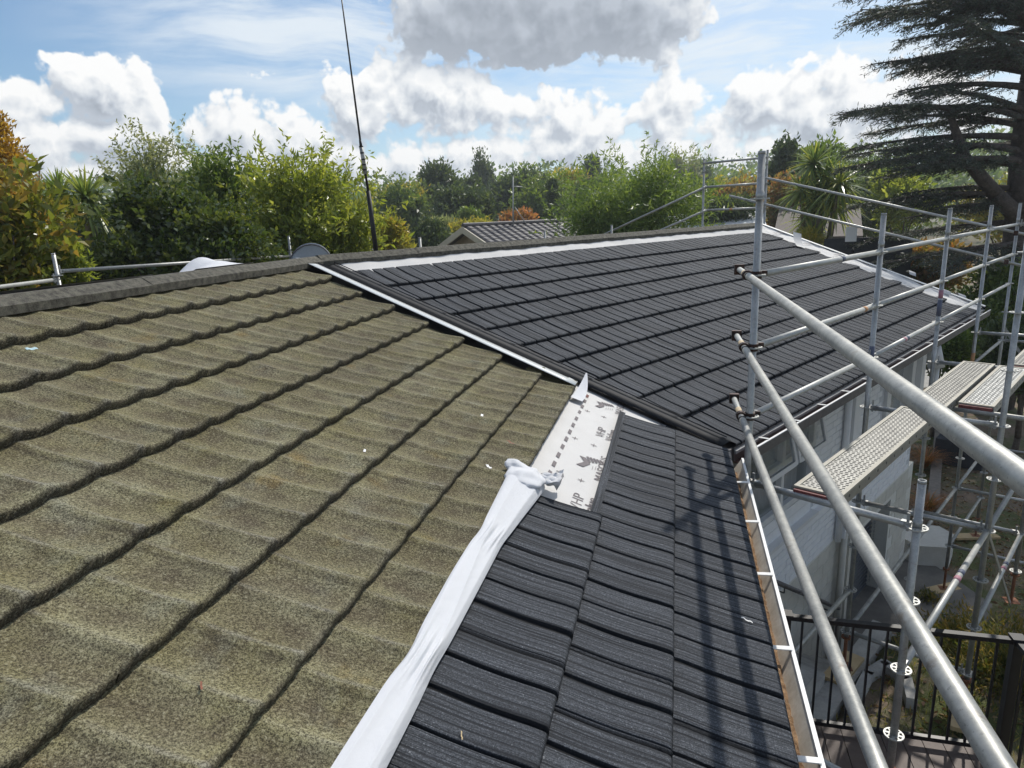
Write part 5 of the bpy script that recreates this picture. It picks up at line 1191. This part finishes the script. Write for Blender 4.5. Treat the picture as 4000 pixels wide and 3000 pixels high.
low_house('far_house', 'small far roof among the central trees', 1735, 1810, 60, .85, 6, 1.0, 'wall_tan', 'roof_brown')
# charcoal garden wall with a poster
a, b_ = at(3215, 1000, 24.5), at(3560, 1000, 25.5); a[2] = b_[2] = 0; ax = unit(b_ - a); L = np.linalg.norm(b_ - a); gw = thing('garden_wall', 'charcoal panelled wall under the cabbage trees', 'wall', (a + b_) / 2)
for k in range(3):
    q = MB(); q.box(a + ax * L * (k + .5) / 3 + rz * 2.6, (L / 3 - .03, .1, 5.2), [ax, np.cross(rz, ax), rz]); par(q.build('panel', 'wall_dark', None), gw)
q = MB(); q.box(at(3325, 915, 24.4), (.34, .02, .46), [ax, np.cross(rz, ax), rz]); tag(q.build('notice', 'frame_white', None), 'white notice sheet on the charcoal wall', 'notice')
# ------------------------------------------------------------------ scraps on the roof
def skin(v, s):
    if s > 1.25:
        f_ = (s - max(q for q in OC if q <= s)) / .365; x = ((v / PER) % 1.0); x = (x - 1 if x > .5 else x) * PER; p_ = abs(x) / (PER / 2)
        return .026 * max(1 - p_, 0) ** 1.7 * (1 - .45 * f_) - .046 * f_ ** .85 - .006 * math.sin(f_ * math.pi)
    return -.032 * (s - max(q for q in (-.035, .39, .77) if q <= s)) / .37
def scrap(label, fr, px, py, L, w_, m, wv=.014, ang_=.3):
    v, s = hit(fr, px, py, -.01); wv = skin(v, s) + .006; ca, sa = math.cos(ang_), math.sin(ang_); n = 6; V = []
    for i in range(n):
        x = (i / (n - 1) - .5) * L; h = wv + .003 * math.sin(i * 1.9)
        for y in (-w_ / 2 * (1 - .3 * i / n), w_ / 2): V.append(on(fr, v + x * ca - y * sa, s + x * sa + y * ca, h))
    return tag(link_mesh('scrap', np_mesh('scrap', V, np.array([[2 * i, 2 * i + 1, 2 * i + 3, 2 * i + 2] for i in range(n - 1)]), True), m), label, 'scrap')
mat('scrap_blue', (.45, .62, .66), .5); mat('leaf_litter', (.25, .1, .06), .8); mat('scrap_white', (.8, .8, .8), .5)
scrap('pale blue plastic scrap on the mossy tiles at the far left', fA, 125, 1353, .05, .025, 'scrap_blue', .0, -.4)
scrap('white paper scrap in the middle of the mossy tiles', fA, 1425, 1759, .03, .012, 'scrap_white', .002)
scrap('curled white scrap just left of the bare underlay', fA, 1910, 1817, .04, .018, 'scrap_white', -.012, .9)
scrap('small white scrap above the gathered underlay', fA, 1884, 1619, .035, .016, 'scrap_white', -.005, .2)
scrap('twisted dark leaf on the mossy tiles near the underlay', fA, 1995, 1730, .06, .014, 'leaf_litter', -.012, 1.1)
scrap('reddish dry leaf on the mossy tiles at lower left', fA, 785, 2685, .028, .006, 'leaf_litter', .002, .7)
scrap('thin white offcut on the new tiles beside the gutter', fA, 2915, 2427, .05, .008, 'scrap_white', .006, 1.4)
scrap('bent dry stalk on the new tiles near the bottom', fA, 1805, 2868, .03, .004, 'pine_board', .006, .4)
# ------------------------------------------------------------------ thin summer haze
hm = bpy.data.materials.new('haze'); hm.use_nodes = True; ht = hm.node_tree; ht.nodes.clear()
pv_ = ht.nodes.new('ShaderNodeVolumePrincipled'); pv_.inputs['Color'].default_value = (.86, .92, 1, 1); pv_.inputs['Density'].default_value = .0009; pv_.inputs['Anisotropy'].default_value = .3
ho_ = ht.nodes.new('ShaderNodeOutputMaterial'); ht.links.new(pv_.outputs[0], ho_.inputs['Volume']); MAT['haze'] = hm
b = MB(); b.box((0, 0, 14), (2000, 2000, 32)); tag(b.build('haze', 'haze', None), 'thin pale haze over the gardens', 'haze', None, 'stuff')
# folded head of the bare second row of new tiles
b = MB(); b.prism([on(fA, -1.91, .782, -.03), on(fA, -.05, .782, -.03), on(fA, -.05, .828, -.03), on(fA, -1.91, .828, -.03)], fA[3] * .012); child(b.build('tile_head', 'new_tile', None), roofA)
